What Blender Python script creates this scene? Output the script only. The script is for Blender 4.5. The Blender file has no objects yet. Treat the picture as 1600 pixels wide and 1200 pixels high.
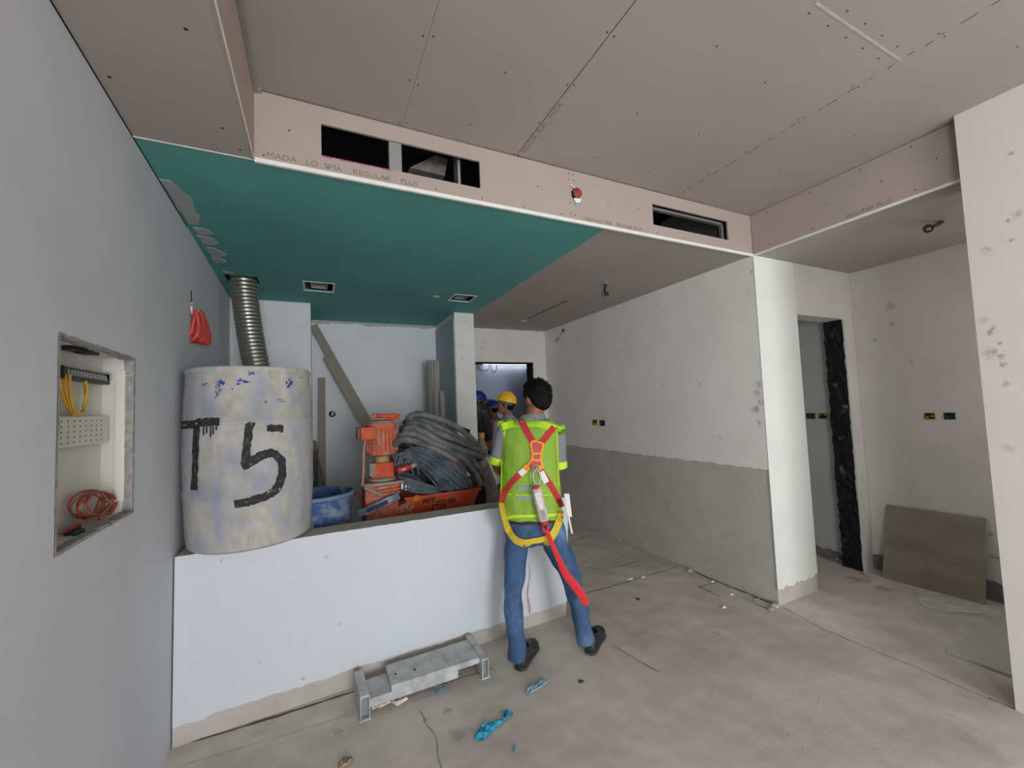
import bpy, bmesh, math, random
from mathutils import Vector, Matrix, Quaternion
from mathutils.bvhtree import BVHTree
rnd = random.Random(7)
S = bpy.context.scene
COL = S.collection
V = Vector
# ------------------------------------------------------------------ camera
FPX, PITCH, ROLL, YAW, CAMZ = 636.2855, .0556, -.0402, .4476, 1.6
_cw, _sw = math.cos(YAW), math.sin(YAW)
FW = V((_sw*math.cos(PITCH), _cw*math.cos(PITCH), math.sin(PITCH)))
_r0 = V((_cw, -_sw, 0)); _u0 = _r0.cross(FW)
RT = _r0*math.cos(ROLL) + _u0*math.sin(ROLL)
UP = _u0*math.cos(ROLL) - _r0*math.sin(ROLL)
CP = V((0, 0, CAMZ))
cam = bpy.data.cameras.new('camera'); cam.sensor_width = 36; cam.lens = FPX/1600*36
cam.clip_start = .02
co = bpy.data.objects.new('camera', cam); COL.objects.link(co)
co.matrix_world = Matrix(((RT.x, UP.x, -FW.x, 0), (RT.y, UP.y, -FW.y, 0), (RT.z, UP.z, -FW.z, CAMZ), (0, 0, 0, 1)))
S.camera = co
# ------------------------------------------------------------------ light
S.view_settings.view_transform = 'Standard'; S.view_settings.look = 'None'
S.view_settings.exposure = 0.0; S.view_settings.gamma = 1
S.view_settings.use_curve_mapping = False
w = bpy.data.worlds.new('World'); S.world = w; w.use_nodes = True
w.node_tree.nodes['Background'].inputs[0].default_value = (.80, .90, 1, 1)
w.node_tree.nodes['Background'].inputs[1].default_value = 1.0
def area(name, loc, rot, sx, sy, power, color):
    l = bpy.data.lights.new(name, 'AREA'); l.shape = 'RECTANGLE'; l.size = sx; l.size_y = sy
    l.energy = power; l.color = color
    o = bpy.data.objects.new(name, l); COL.objects.link(o); o.location = loc; o.rotation_euler = rot
    return o
# daylight: the big doorway behind the camera; the other lamps are added fills
area('daylight_doorway', (.80, -5.75, 1.35), (math.pi/2, 0, 0), 2.0, 2.5, 285, (.93, .972, 1))
area('fill_left', (-.50, -2.4, 1.5), (math.pi/2, 0, -math.pi/2), 2.2, 2.0, 120, (.93, .972, 1))  # added fill from the left for right wall and pillar, no window there
area('fill_alcove', (3.98, .0, 1.75), (math.pi/2, 0, 0), 1.0, 1.2, 7.2, (.98, .98, .97))  # added lamp that lifts the alcove, its end wall is closed
area('fill_closet', (4.0, 3.55, 1.5), (math.pi/2, 0, math.pi), .6, 1.6, 1.5, (.96, .985, 1))  # weak added lamp to brighten the closet, no opening behind it
# ------------------------------------------------------------------ helpers
def ray(px, py):
    return FW + RT*((px-800)/FPX) - UP*((py-600)/FPX)
def at(px, py, ax, val):
    """photo pixel -> point on the plane x/y/z = val"""
    d = ray(px, py); i = 'xyz'.index(ax)
    return CP + d*((val-CP[i])/d[i])
def lin(c):
    return tuple(((v/12.92) if v <= .04045 else ((v+.055)/1.055)**2.4) for v in c)
def srgb(r, g, b):
    return lin((r/255, g/255, b/255))
MATS = {}
def mat(name, col, rough=.8, var=.08, scale=6., detail=4, metal=0., bump=0., bscale=40., col2=None, mixlo=.45, mixhi=.6, mscale=3., stains=(), spec=.3, emit=None, stretch=None, aniso=None):
    m = bpy.data.materials.new(name); m.use_nodes = True
    nt = m.node_tree; N = nt.nodes; L = nt.links
    b = N['Principled BSDF']
    b.inputs['Roughness'].default_value = rough; b.inputs['Metallic'].default_value = metal
    b.inputs['Specular IOR Level'].default_value = spec
    g = N.new('ShaderNodeTexCoord')
    src = g.outputs['Object']
    if stretch:
        mp_ = N.new('ShaderNodeMapping'); mp_.inputs['Scale'].default_value = stretch
        L.new(src, mp_.inputs[0]); src2 = mp_.outputs[0]
    else: src2 = src
    n = N.new('ShaderNodeTexNoise'); n.inputs['Scale'].default_value = scale; n.inputs['Detail'].default_value = detail
    L.new(src2, n.inputs['Vector'])
    r = N.new('ShaderNodeMapRange'); r.inputs[1].default_value = .3; r.inputs[2].default_value = .7
    r.inputs[3].default_value = 1-var; r.inputs[4].default_value = 1+var
    L.new(n.outputs[0], r.inputs[0])
    base = N.new('ShaderNodeRGB'); base.outputs[0].default_value = (*col, 1)
    out = base.outputs[0]
    if col2 is not None:
        n2 = N.new('ShaderNodeTexNoise'); n2.inputs['Scale'].default_value = mscale; n2.inputs['Detail'].default_value = 8
        n2.inputs['Roughness'].default_value = .65
        L.new(src2, n2.inputs['Vector'])
        r2 = N.new('ShaderNodeMapRange'); r2.inputs[1].default_value = mixlo; r2.inputs[2].default_value = mixhi
        L.new(n2.outputs[0], r2.inputs[0])
        mx = N.new('ShaderNodeMixRGB'); L.new(r2.outputs[0], mx.inputs[0]); L.new(out, mx.inputs[1])
        mx.inputs[2].default_value = (*col2, 1); out = mx.outputs[0]
    for (p, rad, c, st) in stains:
        if rad < .1: rad *= .8
        # marks with a shape of their own: a noisy blot about a point
        vm = N.new('ShaderNodeVectorMath'); vm.operation = 'DISTANCE'; vm.inputs[1].default_value = p
        L.new(src, vm.inputs[0])
        ns = N.new('ShaderNodeTexNoise'); ns.inputs['Scale'].default_value = 1.6/max(rad, .01); ns.inputs['Detail'].default_value = 3
        L.new(src, ns.inputs['Vector'])
        ad = N.new('ShaderNodeMath'); ad.operation = 'MULTIPLY_ADD'; ad.inputs[1].default_value = rad*1.8
        L.new(ns.outputs[0], ad.inputs[0]); L.new(vm.outputs['Value'], ad.inputs[2])
        mr = N.new('ShaderNodeMapRange'); mr.inputs[1].default_value = rad*.9; mr.inputs[2].default_value = rad*1.7
        mr.inputs[3].default_value = st; mr.inputs[4].default_value = 0
        L.new(ad.outputs[0], mr.inputs[0])
        mx = N.new('ShaderNodeMixRGB'); L.new(mr.outputs[0], mx.inputs[0]); L.new(out, mx.inputs[1])
        mx.inputs[2].default_value = (*c, 1); out = mx.outputs[0]
    ml = N.new('ShaderNodeVectorMath'); ml.operation = 'SCALE'
    L.new(out, ml.inputs[0]); L.new(r.outputs[0], ml.inputs['Scale'])
    L.new(ml.outputs[0], b.inputs['Base Color'])
    if bump:
        nb = N.new('ShaderNodeTexNoise'); nb.inputs['Scale'].default_value = bscale; nb.inputs['Detail'].default_value = 5
        L.new(src2, nb.inputs['Vector'])
        bp = N.new('ShaderNodeBump'); bp.inputs['Strength'].default_value = bump; bp.inputs['Distance'].default_value = .01
        L.new(nb.outputs[0], bp.inputs['Height']); L.new(bp.outputs[0], b.inputs['Normal'])
    if emit:
        b.inputs['Emission Color'].default_value = (*col, 1); b.inputs['Emission Strength'].default_value = emit
    MATS[name] = m
    return m
class MB:
    """collects shapes for one mesh object"""
    def __init__(s): s.v = []; s.f = []
    def add(s, vs, fs):
        o = len(s.v); s.v += [tuple(p) for p in vs]; s.f += [tuple(i+o for i in f) for f in fs]; return s
    def box(s, a, b):
        x0, y0, z0 = a; x1, y1, z1 = b
        return s.add([(x0,y0,z0),(x1,y0,z0),(x1,y1,z0),(x0,y1,z0),(x0,y0,z1),(x1,y0,z1),(x1,y1,z1),(x0,y1,z1)],
                     [(3,2,1,0),(4,5,6,7),(0,1,5,4),(1,2,6,5),(2,3,7,6),(3,0,4,7)])
    def hexa(s, p):   # eight corners, bottom ring then top ring
        return s.add(p, [(3,2,1,0),(4,5,6,7),(0,1,5,4),(1,2,6,5),(2,3,7,6),(3,0,4,7)])
    def obox(s, c, ux, uy, uz):   # centre and three half-axis vectors
        c, ux, uy, uz = V(c), V(ux), V(uy), V(uz)
        return s.hexa([c-ux-uy-uz, c+ux-uy-uz, c+ux+uy-uz, c-ux+uy-uz, c-ux-uy+uz, c+ux-uy+uz, c+ux+uy+uz, c-ux+uy+uz])
    def prism(s, pts, off):       # planar outline extruded by a vector
        n = len(pts); off = V(off)
        return s.add(list(pts)+[V(p)+off for p in pts], [tuple(range(n))[::-1], tuple(range(n, 2*n))]+[(i, (i+1) % n, (i+1) % n+n, i+n) for i in range(n)])
    def loft(s, secs, n=14, cap=True):   # (centre, u, v, a, b)
        o = len(s.v); vs = []
        for c, u, v, a, b in secs:
            c, u, v = V(c), V(u), V(v)
            for k in range(n):
                t = 2*math.pi*k/n; vs.append(c+u*(a*math.cos(t))+v*(b*math.sin(t)))
        fs = []
        for i in range(len(secs)-1):
            for k in range(n):
                k2 = (k+1) % n; fs.append((i*n+k, i*n+k2, (i+1)*n+k2, (i+1)*n+k))
        if cap: fs += [tuple(range(n))[::-1], tuple(range((len(secs)-1)*n, len(secs)*n))]
        return s.add(vs, fs)
    def tube(s, pts, r, n=10, closed=False, cap=True):
        pts = [V(p) for p in pts]; m = len(pts)
        rs = r if isinstance(r, (list, tuple)) else [r]*m
        T = []
        for i in range(m):
            a = pts[(i-1) % m] if closed or i > 0 else pts[i]; b = pts[(i+1) % m] if closed or i < m-1 else pts[i]
            t = b-a; T.append(t.normalized() if t.length > 1e-9 else V((0, 0, 1)))
        u = T[0].orthogonal().normalized(); secs = []
        for i in range(m):
            if i: 
                u = (T[i-1].rotation_difference(T[i])) @ u
                u = (u-T[i]*u.dot(T[i])).normalized()
            secs.append((pts[i], u, T[i].cross(u), rs[i], rs[i]))
        if closed: secs.append((secs[0][0], secs[-1][1], T[0].cross(secs[-1][1]), rs[0], rs[0]))
        return s.loft(secs, n, cap and not closed)
    def lathe(s, prof, c=(0, 0, 0), n=32, axis=None, cap=True):   # prof: (r, z)
        c = V(c); q = Quaternion() if axis is None else V((0, 0, 1)).rotation_difference(V(axis).normalized())
        return s.loft([(c+q @ V((0, 0, z)), q @ V((1, 0, 0)), q @ V((0, 1, 0)), max(r, 1e-4), max(r, 1e-4)) for r, z in prof], n, cap)
    def ell(s, c, ax, n=14, m=10):  # ellipsoid with three axis vectors
        c = V(c); a, b, d = [V(k) for k in ax]
        return s.loft([(c+d*math.cos(math.pi*(i+.0)/m), a, b, max(math.sin(math.pi*i/m), .002), max(math.sin(math.pi*i/m), .002)) for i in range(m, -1, -1)], n)
    def mesh(s, name, smooth=False):
        me = bpy.data.meshes.new(name); me.from_pydata(s.v, [], s.f)
        bm = bmesh.new(); bm.from_mesh(me); bmesh.ops.recalc_face_normals(bm, faces=bm.faces); bm.to_mesh(me); bm.free()
        if smooth:
            for p in me.polygons: p.use_smooth = True
            if smooth != 'all': me.set_sharp_from_angle(angle=math.radians(40))
        me.update(); return me
    def build(s, name, m, parent=None, smooth=False, bevel=0., kind=None):
        me = s.mesh(name, smooth)
        if bevel:
            bm = bmesh.new(); bm.from_mesh(me)
            es = [e for e in bm.edges if len(e.link_faces) == 2 and e.calc_face_angle(0) > .6]
            bmesh.ops.bevel(bm, geom=es, offset=bevel, segments=2, affect='EDGES', clamp_overlap=True, profile=.5)
            bm.to_mesh(me); bm.free()
        return link(name, me, m, parent, kind)
def link(name, me, m, parent=None, kind=None):
    me.materials.clear(); me.materials.append(m)
    o = bpy.data.objects.new(name, me); COL.objects.link(o)
    if parent:
        o.parent = parent
        o.matrix_parent_inverse = Matrix.Translation(-V(parent.location)) if parent.parent is None else Matrix.Translation(-V(parent.location)-V(parent.parent.location) if parent.type == 'EMPTY' else -V(parent.parent.location)*0)
    if kind: o['kind'] = kind
    return o
def thing(name, label, cat, loc=(0, 0, 0), group=None):
    o = bpy.data.objects.new(name, None); o.empty_display_size = .1; COL.objects.link(o); o.location = loc
    return tag(o, label, cat, group)
def tag(o, label, cat, group=None):
    o['label'] = label; o['category'] = cat
    if group: o['group'] = group
    return o
def struct(o): o['kind'] = 'structure'; return o
def catmull(P, n=6, closed=False):
    P = [V(p) for p in P]; m = len(P); out = []
    for i in range(m if closed else m-1):
        a, b, c, d = (P[(i-1) % m], P[i], P[(i+1) % m], P[(i+2) % m]) if closed else (P[max(i-1, 0)], P[i], P[i+1], P[min(i+2, m-1)])
        for k in range(n):
            t = k/n
            out.append(.5*((2*b)+(c-a)*t+(2*a-5*b+4*c-d)*t*t+(3*b-a-3*c+d)*t**3))
    if not closed: out.append(P[-1])
    return out
def remesh(mb, name, m, parent=None, voxel=.01, smooth=6, noise=0.):
    me = mb.mesh(name+'_src'); o = bpy.data.objects.new('tmp', me); COL.objects.link(o)
    r = o.modifiers.new('r', 'REMESH'); r.mode = 'VOXEL'; r.voxel_size = voxel; r.use_smooth_shade = True
    if smooth:
        sm = o.modifiers.new('s', 'SMOOTH'); sm.iterations = smooth; sm.factor = .5
    dg = bpy.context.evaluated_depsgraph_get(); dg.update()
    new = bpy.data.meshes.new_from_object(o.evaluated_get(dg)); new.name = name
    bpy.data.objects.remove(o); bpy.data.meshes.remove(me)
    for p in new.polygons: p.use_smooth = True
    if noise:
        from mathutils import noise as NZ
        for v in new.vertices: v.co += v.normal*noise*NZ.noise(V((v.co.x*14, v.co.y*14, v.co.z*9)))
    new.update()
    return link(name, new, m, parent)
def ragged(p0, p1, zlo, zhi, nrm, th, m, name, parent, amp=.012, edge='lo', step=.03, seed=1):
    """a skin of plaster on a vertical face between p0 and p1, one edge left ragged"""
    R = random.Random(seed); p0, p1 = V(p0), V(p1); n = max(4, int((p1-p0).length/step)); a, b = [], []
    j = 0
    for i in range(n+1):
        p = p0.lerp(p1, i/n); j = .6*j+R.uniform(-amp, amp)
        a.append(V((p.x, p.y, zlo+(j if edge == 'lo' else 0)))); b.append(V((p.x, p.y, zhi+(j if edge == 'hi' else 0))))
    mb = MB(); off = V(nrm)*th
    vs = a+b+[q+off for q in a]+[q+off for q in b]; k = n+1; fs = []
    for i in range(n):
        fs += [(2*k+i, 2*k+i+1, 3*k+i+1, 3*k+i), (i, i+1, 2*k+i+1, 2*k+i), (k+i, k+i+1, 3*k+i+1, 3*k+i)]
    fs += [(0, k, 3*k, 2*k), (n, k+n, 3*k+n, 2*k+n)]
    mb.add(vs, fs); return mb.build(name, m, parent)
def text(s_, size, m, parent, origin, ux, uy, name='printed_lettering', th=.0006, squash=1., bold=0.):
    cu = bpy.data.curves.new(name, 'FONT'); cu.body = s_; cu.size = size; cu.offset = bold; cu.extrude = th; cu.resolution_u = 2
    o = bpy.data.objects.new('tmp', cu); COL.objects.link(o)
    dg = bpy.context.evaluated_depsgraph_get(); dg.update()
    me = bpy.data.meshes.new_from_object(o.evaluated_get(dg)); bpy.data.objects.remove(o)
    ux, uy = V(ux).normalized(), V(uy).normalized(); uz = ux.cross(uy); o0 = V(origin)
    for v in me.vertices:
        c = v.co; v.co = o0+ux*(c.x*squash)+uy*c.y+uz*c.z
    return link(name, me, m, parent)
# ------------------------------------------------------------------ materials
BR = srgb(150, 120, 100); DK = srgb(95, 90, 88); GY = srgb(150, 146, 142)
def pt(px, py, ax, val): return tuple(at(px, py, ax, val))
white = mat('white_skim_plaster', srgb(228, 228, 223), .75, .03, 3, bump=.05, bscale=14)
hwhite = mat('low_wall_skim_plaster', srgb(210, 214, 220), .75, .035, 2, bump=.06, bscale=14, col2=srgb(206, 211, 219), mixlo=.4, mixhi=.7, mscale=2, stains=[(pt(px, py, 'y', 2.645), r, GY, a_) for px, py, r, a_ in [(302, 1037, .022, .6), (406, 1035, .015, .5), (474, 1061, .02, .7), (500, 1068, .012, .6), (560, 1043, .025, .6), (578, 1030, .02, .6), (545, 1050, .02, .6), (530, 975, .03, .35), (580, 975, .02, .4), (648, 980, .012, .8), (346, 876, .02, .5), (510, 870, .03, .4), (675, 1005, .015, .6)]])
lwhite2 = mat('rear_wall_plaster', srgb(220, 221, 224), .75, .035, 1.6, bump=.05, bscale=10, col2=srgb(213, 214, 218), mixlo=.4, mixhi=.7, mscale=1.3)
lwhite = mat('side_wall_plaster', srgb(208, 211, 216), .75, .035, 1.6, bump=.05, bscale=10, col2=srgb(199, 202, 208), mixlo=.4, mixhi=.7, mscale=1.3)
st = [(pt(px, py, 'x', 3.15), r, c, s) for px, py, r, c, s in [(1185, 600, .05, GY, .8), (1182, 615, .06, DK, .5), (1188, 628, .05, DK, .5), (1180, 640, .06, GY, .9), (1186, 660, .05, GY, .7), (1174, 425, .03, DK, .8), (1167, 455, .02, GY, .9), (963, 549, .03, GY, .9), (979, 547, .02, DK, .9), (1028, 478, .025, DK, .9), (917, 651, .02, DK, .8), (906, 671, .015, DK, .8), (1092, 600, .03, GY, .7), (1035, 602, .03, GY, .7), (1125, 683, .03, GY, .7)]]
rwhite = mat('right_wall_plaster', srgb(238, 234, 229), .75, .03, 2.2, bump=.05, bscale=12, stains=st, col2=srgb(231, 227, 222), mixlo=.4, mixhi=.65, mscale=1.2)
st = [(pt(px, py, 'x', 3.1), r, c, s) for px, py, r, c, s in [(1547, 519, .03, BR, .7), (1552, 512, .02, BR, .9), (1536, 500, .04, GY, .5), (1562, 536, .02, BR, .9), (1545, 552, .05, BR, .5), (1563, 556, .03, BR, .8), (1567, 569, .025, BR, .9), (1553, 550, .03, BR, .6), (1572, 600, .03, GY, .7), (1580, 240, .02, BR, .8), (1590, 335, .04, BR, .4), (1541, 390, .04, BR, .4), (1575, 345, .02, BR, .8), (1580, 375, .02, BR, .8), (1575, 700, .04, GY, .5), (1600, 470, .2, srgb(226, 206, 196), .35)]]
pwhite = mat('pillar_plaster', srgb(216, 207, 202), .75, .03, 2.2, bump=.06, bscale=16, stains=st)
st = [(pt(px, py, 'x', 4.555), r, c, s) for px, py, r, c, s in [(1367, 532, .04, GY, .8), (1393, 507, .03, DK, .8), (1322, 475, .02, DK, .9), (1337, 478, .02, DK, .8), (1423, 565, .03, GY, .7), (1380, 700, .015, DK, .9), (1452, 754, .012, DK, .9), (1477, 733, .012, GY, .9), (1484, 615, .012, GY, .9), (1548, 835, .03, DK, .7), (1551, 870, .03, DK, .7), (1560, 872, .03, DK, .8), (1536, 793, .015, DK, .9), (1390, 478, .08, GY, .5)]]
awhite = mat('alcove_plaster', srgb(222, 219, 213), .78, .03, 2.2, bump=.06, bscale=14, stains=st, col2=srgb(210, 206, 200), mixlo=.45, mixhi=.7, mscale=1.5)
gskim = mat('bare_grey_plaster', srgb(190, 185, 177), .88, .05, 9, bump=.15, bscale=60, col2=srgb(180, 175, 167), mixlo=.4, mixhi=.65, mscale=4)
rough = mat('rough_dark_render', srgb(120, 118, 115), .9, .15, 14, bump=.3, bscale=50)
board = mat('pink_grey_plasterboard', srgb(172, 163, 156), .85, .03, 1.5, col2=srgb(168, 161, 156), mixlo=.4, mixhi=.65, mscale=.9)
board2 = mat('face_plasterboard', srgb(172, 157, 147), .85, .03, 2., col2=srgb(167, 155, 148), mixlo=.4, mixhi=.65, mscale=1.5)
teal = mat('green_moisture_plasterboard', srgb(96, 163, 157), .8, .05, 2.5, col2=srgb(90, 154, 149), mixlo=.4, mixhi=.7, mscale=1.6)
bead = mat('white_corner_bead', srgb(228, 226, 220), .6, .04, 20)
compound = mat('grey_joint_compound', srgb(168, 172, 172), .85, .06, 12, bump=.1)
inkm = mat('faded_print_ink', srgb(128, 116, 112), .9, .1, 30)
dark = mat('dark_ceiling_void', srgb(38, 36, 34), .95, .2, 5)
gap = mat('shadow_gap_black', srgb(30, 28, 27), .95, .1, 9)
galv = mat('galvanised_steel', srgb(176, 176, 172), .45, .06, 8, metal=.75, spec=.5)
st = [(pt(px, py, 'z', 0), r, c, s) for px, py, r, c, s in [(1330, 945, .22, srgb(205, 200, 195), .55), (1400, 965, .16, srgb(205, 200, 195), .45), (905, 985, .14, srgb(140, 118, 88), .5), (1340, 905, .12, srgb(92, 84, 66), .6), (1380, 920, .10, srgb(92, 84, 66), .6), (1500, 1150, .2, srgb(158, 152, 146), .6), (1000, 1000, .2, srgb(150, 140, 122), .4), (700, 1110, .05, srgb(120, 116, 112), .6), (908, 1065, .035, srgb(104, 84, 68), .9), (665, 1125, .03, srgb(120, 116, 112), .6), (1120, 990, .05, srgb(120, 116, 112), .5), (720, 1150, .10, srgb(128, 124, 120), .5)]]
floor_m = mat('dusty_concrete_screed', srgb(206, 199, 190), .82, .09, 7, detail=10, bump=.15, bscale=30, col2=srgb(182, 174, 164), mixlo=.40, mixhi=.68, mscale=1.7, stains=st)
crackm = mat('dark_crack', srgb(92, 84, 76), .95, .2, 40)
# ------------------------------------------------------------------ the shell
def WL(y): return -.647-.033*(y-2.04)
ZC, ZU, YB, XR, XB = 2.73, 3.06, 2.035, 3.165, -.236
YF = 5.35
floor = struct(MB().box((-1.2, -6.6, -.15), (5.2, 7.4, 0)).build('floor', floor_m))
# left wall with the hole for the recessed cabinet
mb = MB(); ys = [-6.0, 1.514, 2.085, YF]; zs = [0, 1.252, 1.85, 3.4]
for i in range(3):
    for j in range(3):
        if i == 1 and j == 1: continue
        y0, y1 = ys[i], ys[i+1]
        mb.hexa([(WL(y0)-.2, y0, zs[j]), (WL(y0), y0, zs[j]), (WL(y1), y1, zs[j]), (WL(y1)-.2, y1, zs[j]),
                 (WL(y0)-.2, y0, zs[j+1]), (WL(y0), y0, zs[j+1]), (WL(y1), y1, zs[j+1]), (WL(y1)-.2, y1, zs[j+1])])
wall_left = struct(mb.build('wall_left', lwhite))
# wall behind the camera with the bright doorway
mb = MB(); mb.box((-1, -6.1, 0), (-.25, -5.8, 3.4)); mb.box((1.85, -6.1, 0), (3.4, -5.8, 3.4)); mb.box((-.25, -6.1, 2.65), (1.85, -5.8, 3.4))
struct(mb.build('wall_back', white))
# half-height wall
HX0, HX1, HZ, HT = -.66, 1.69, .907, .17
def hb(x): return 2.628+.044*(x+.645)
def ht(x): return 2.655-.012*(x+.645)
mb = MB(); n = 80; sec = []
for i in range(n+1):
    x = HX0+(HX1-HX0)*i/n; sec += [(x, hb(x), 0), (x, hb(x)+HT, 0), (x, ht(x)+HT, HZ), (x, ht(x), HZ)]
mb.add(sec, [(4*i+k, 4*i+(k+1) % 4, 4*i+4+(k+1) % 4, 4*i+4+k) for i in range(n) for k in range(4)]+[(0, 1, 2, 3), (4*n, 4*n+1, 4*n+2, 4*n+3)])
wall_half = struct(mb.build('wall_front', gskim))
# its white skim coat, ragged along the foot
R = random.Random(3); n = 80; a = []; b_ = []; j = 0; mb = MB()
for i in range(n+1):
    x = HX0+(HX1-HX0)*i/n; j = .6*j+R.uniform(-.008, .008); z = .098+j
    a.append(V((x, hb(x)+(ht(x)-hb(x))*z/HZ, z))); b_.append(V((x, ht(x), HZ+.002+R.uniform(-.002, .001))))
off = V((0, -.004, 0)); k = n+1
fs = []
for i in range(n): fs += [(2*k+i, 2*k+i+1, 3*k+i+1, 3*k+i), (i, i+1, 2*k+i+1, 2*k+i), (k+i, k+i+1, 3*k+i+1, 3*k+i)]
mb.add(a+b_+[q+off for q in a]+[q+off for q in b_], fs); mb.build('skim_coat', hwhite, wall_half)
brownm = mat('brown_trickle_stain', srgb(178, 150, 134), .85, .15, 30)
def face_pt(px, py):      # on the half wall's front
    p = at(px, py, 'y', 2.66)
    for _ in range(4):
        x, z = p.x, p.z; p = at(px, py, 'y', hb(x)+(ht(x)-hb(x))*z/HZ-.0048)
    return p
pts = [face_pt(826+2*math.sin(i), 880+i*10) for i in range(9)]
mb = MB()
for i, p in enumerate(pts): pass
wd = [.002, .004, .006, .005, .008, .006, .009, .011, .004]
mb.add([p+V((-w_, 0, 0)) for p, w_ in zip(pts, wd)]+[p+V((w_, 0, 0)) for p, w_ in zip(pts, wd)], [(i, i+1, 9+i+1, 9+i) for i in range(8)])
mb.build('trickle_stain', brownm, wall_half)
# block pier behind the half wall that carries the big drum
pier = struct(MB().box((-.64, 2.835, 0), (-.03, 3.22, .905)).build('trim_1', gskim))
# rear wall, pilaster and column
wall_rear = struct(MB().box((-.75, YF, 0), (1.75, YF+.2, 3.4)).build('wall_rear', lwhite2))
pil = struct(MB().box((-.75, 4.55, 0), (-.05, YF, 3.4)).build('wall_pilaster', lwhite2))
ragged((-.75, YF, 0), (1.46, YF, 0), 2.695, 2.73, (0, -1, 0), .003, compound, 'compound_strip', wall_rear, .01, 'lo', .03, 5)
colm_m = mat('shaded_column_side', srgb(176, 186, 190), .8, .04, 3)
stc = [(pt(px, py, 'y', 4.53), r, c, s) for px, py, r, c, s in [(727, 502, .02, DK, .7), (716, 540, .03, GY, .6), (722, 560, .03, GY, .6)]]
cwhite = mat('column_plaster', srgb(214, 212, 209), .75, .03, 3, stains=stc)
col = struct(MB().box((1.46, 4.53, 0), (1.70, YF, 3.4)).build('wall_column', cwhite))
MB().box((1.452, 4.545, 0), (1.462, YF, 2.66)).build('shaded_side_skin', colm_m, col)  # thin skin, its darker colour paints shade on the column's side
# right wall, its grey lower plaster and the return
wall_right = struct(MB().box((XR-.004, YB, 0), (3.68, YF+.2, 3.4)).build('wall_right', gskim))
ragged((XR-.004, YB-.002, 0), (XR-.004, YF, 0), 1.032, ZC, (-1, 0, 0), .006, rwhite, 'skim_coat', wall_right, .007, 'lo', .025, 9)
ragged((XR-.01, YB, 0), (3.68, YB, 0), .12, ZC, (0, -1, 0), .006, white, 'skim_coat', wall_right, .014, 'lo', .02, 10)
# beyond the return: lintel over the opening, jambs, alcove side wall
wall_ret = struct(MB().box((3.68, YB, 2.285), (4.60, YB+.155, 3.4)).box((4.395, YB, 0), (4.60, YB+.155, 2.285)).build('wall_return', awhite))
ragged((3.68, YB, 0), (4.396, YB, 0), 2.285, ZC, (0, -1, 0), .006, awhite, 'skim_coat', wall_ret, .004, 'lo', .03, 11)
ragged((4.396, YB, 0), (4.556, YB, 0), .15, ZC, (0, -1, 0), .006, awhite, 'skim_coat', wall_ret, .012, 'lo', .02, 12)
jambm = mat('black_tarred_jamb', srgb(26, 25, 27), .7, .3, 20, bump=.5, bscale=30, col2=srgb(105, 98, 94), mixlo=.6, mixhi=.7, mscale=9)
def crusty(x, y0, y1, z1, nm, parent, sgn, seed):
    R = random.Random(seed); mb = MB(); ny, nz = 6, 60; vs = []
    for i in range(nz+1):
        for j_ in range(ny+1): vs.append((x+sgn*R.uniform(.0, .018), y0+(y1-y0)*j_/ny+(R.uniform(-.008, .004) if j_ == ny else 0), z1*i/nz))
    mb.add(vs, [(i*(ny+1)+j_, i*(ny+1)+j_+1, (i+1)*(ny+1)+j_+1, (i+1)*(ny+1)+j_) for i in range(nz) for j_ in range(ny)])
    return mb.build(nm, jambm, parent)
crusty(4.393, YB+.002, YB+.16, 2.283, 'jamb_coating', wall_ret, -1, 4)
wall_alc = struct(MB().box((4.56, -.2, 0), (4.8, YB+.3, 3.4)).build('wall_side', awhite))
ragged((4.56, YB, 0), (4.56, -.1, 0), 0, .13, (-1, 0, 0), .004, rough, 'bare_plinth', wall_alc, .012, 'hi', .03, 13)
closet = mat('grey_primed_wall', srgb(190, 192, 191), .8, .04, 3)
wall_clo = struct(MB().box((4.50, YB+.155, 0), (4.8, 3.6, 3.0)).box((3.6, 3.6, 0), (4.8, 3.8, 3.0)).build('wall_closet', closet))
ragged((4.5, 3.6, 0), (4.5, YB+.16, 0), 0, .09, (-1, 0, 0), .004, rough, 'bare_plinth', wall_clo, .015, 'hi', .03, 14)
struct(MB().box((3.5, YB+.14, 2.35), (4.8, 3.7, 2.45)).build('ceiling_closet', board))
# pillar on the right
wall_pil = struct(MB().box((3.10, -6.0, 0), (3.4, .85, 3.4)).build('wall_pillar', pwhite))
struct(MB().box((3.38, -.25, 0), (4.8, -.05, 3.4)).build('wall_alcove_end', awhite))
# end wall of the passage with the doorway, and the lit room behind it
we = MB().box((1.70, YF, 0), (1.985, YF+.2, 3.4)).box((1.985, YF, 2.25), (2.935, YF+.2, 3.4)).box((2.935, YF, 0), (3.3, YF+.2, 3.4))
stc = [(pt(px, py, 'y', YF), r, c, s) for px, py, r, c, s in [(755, 535, .03, GY, .8), (753, 543, .03, DK, .6), (779, 543, .03, GY, .7), (838, 519, .03, DK, .6), (805, 518, .02, DK, .7), (850, 519, .02, DK, .7)]]
ewhite = mat('passage_end_plaster', srgb(210, 206, 201), .75, .04, 3, stains=stc)
wall_end = struct(we.build('wall_end', ewhite))
crusty(2.933, YF+.002, YF+.2, 2.248, 'jamb_coating', wall_end, -1, 6)
MB().box((1.985, YF+.005, 2.238), (2.935, YF+.2, 2.252)).build('lintel_soffit', gap, wall_end)
bluew = mat('lit_room_plaster', srgb(176, 180, 196), .8, .05, 2)
fr = MB().box((1.2, 6.75, 0), (4.2, 6.95, 3.)).box((1.1, YF+.2, 0), (1.3, 6.8, 3.)).box((4.1, YF+.2, 0), (4.3, 6.8, 3.)).box((3.3, YF+.0, 0), (4.3, YF+.2, 3.))
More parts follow.
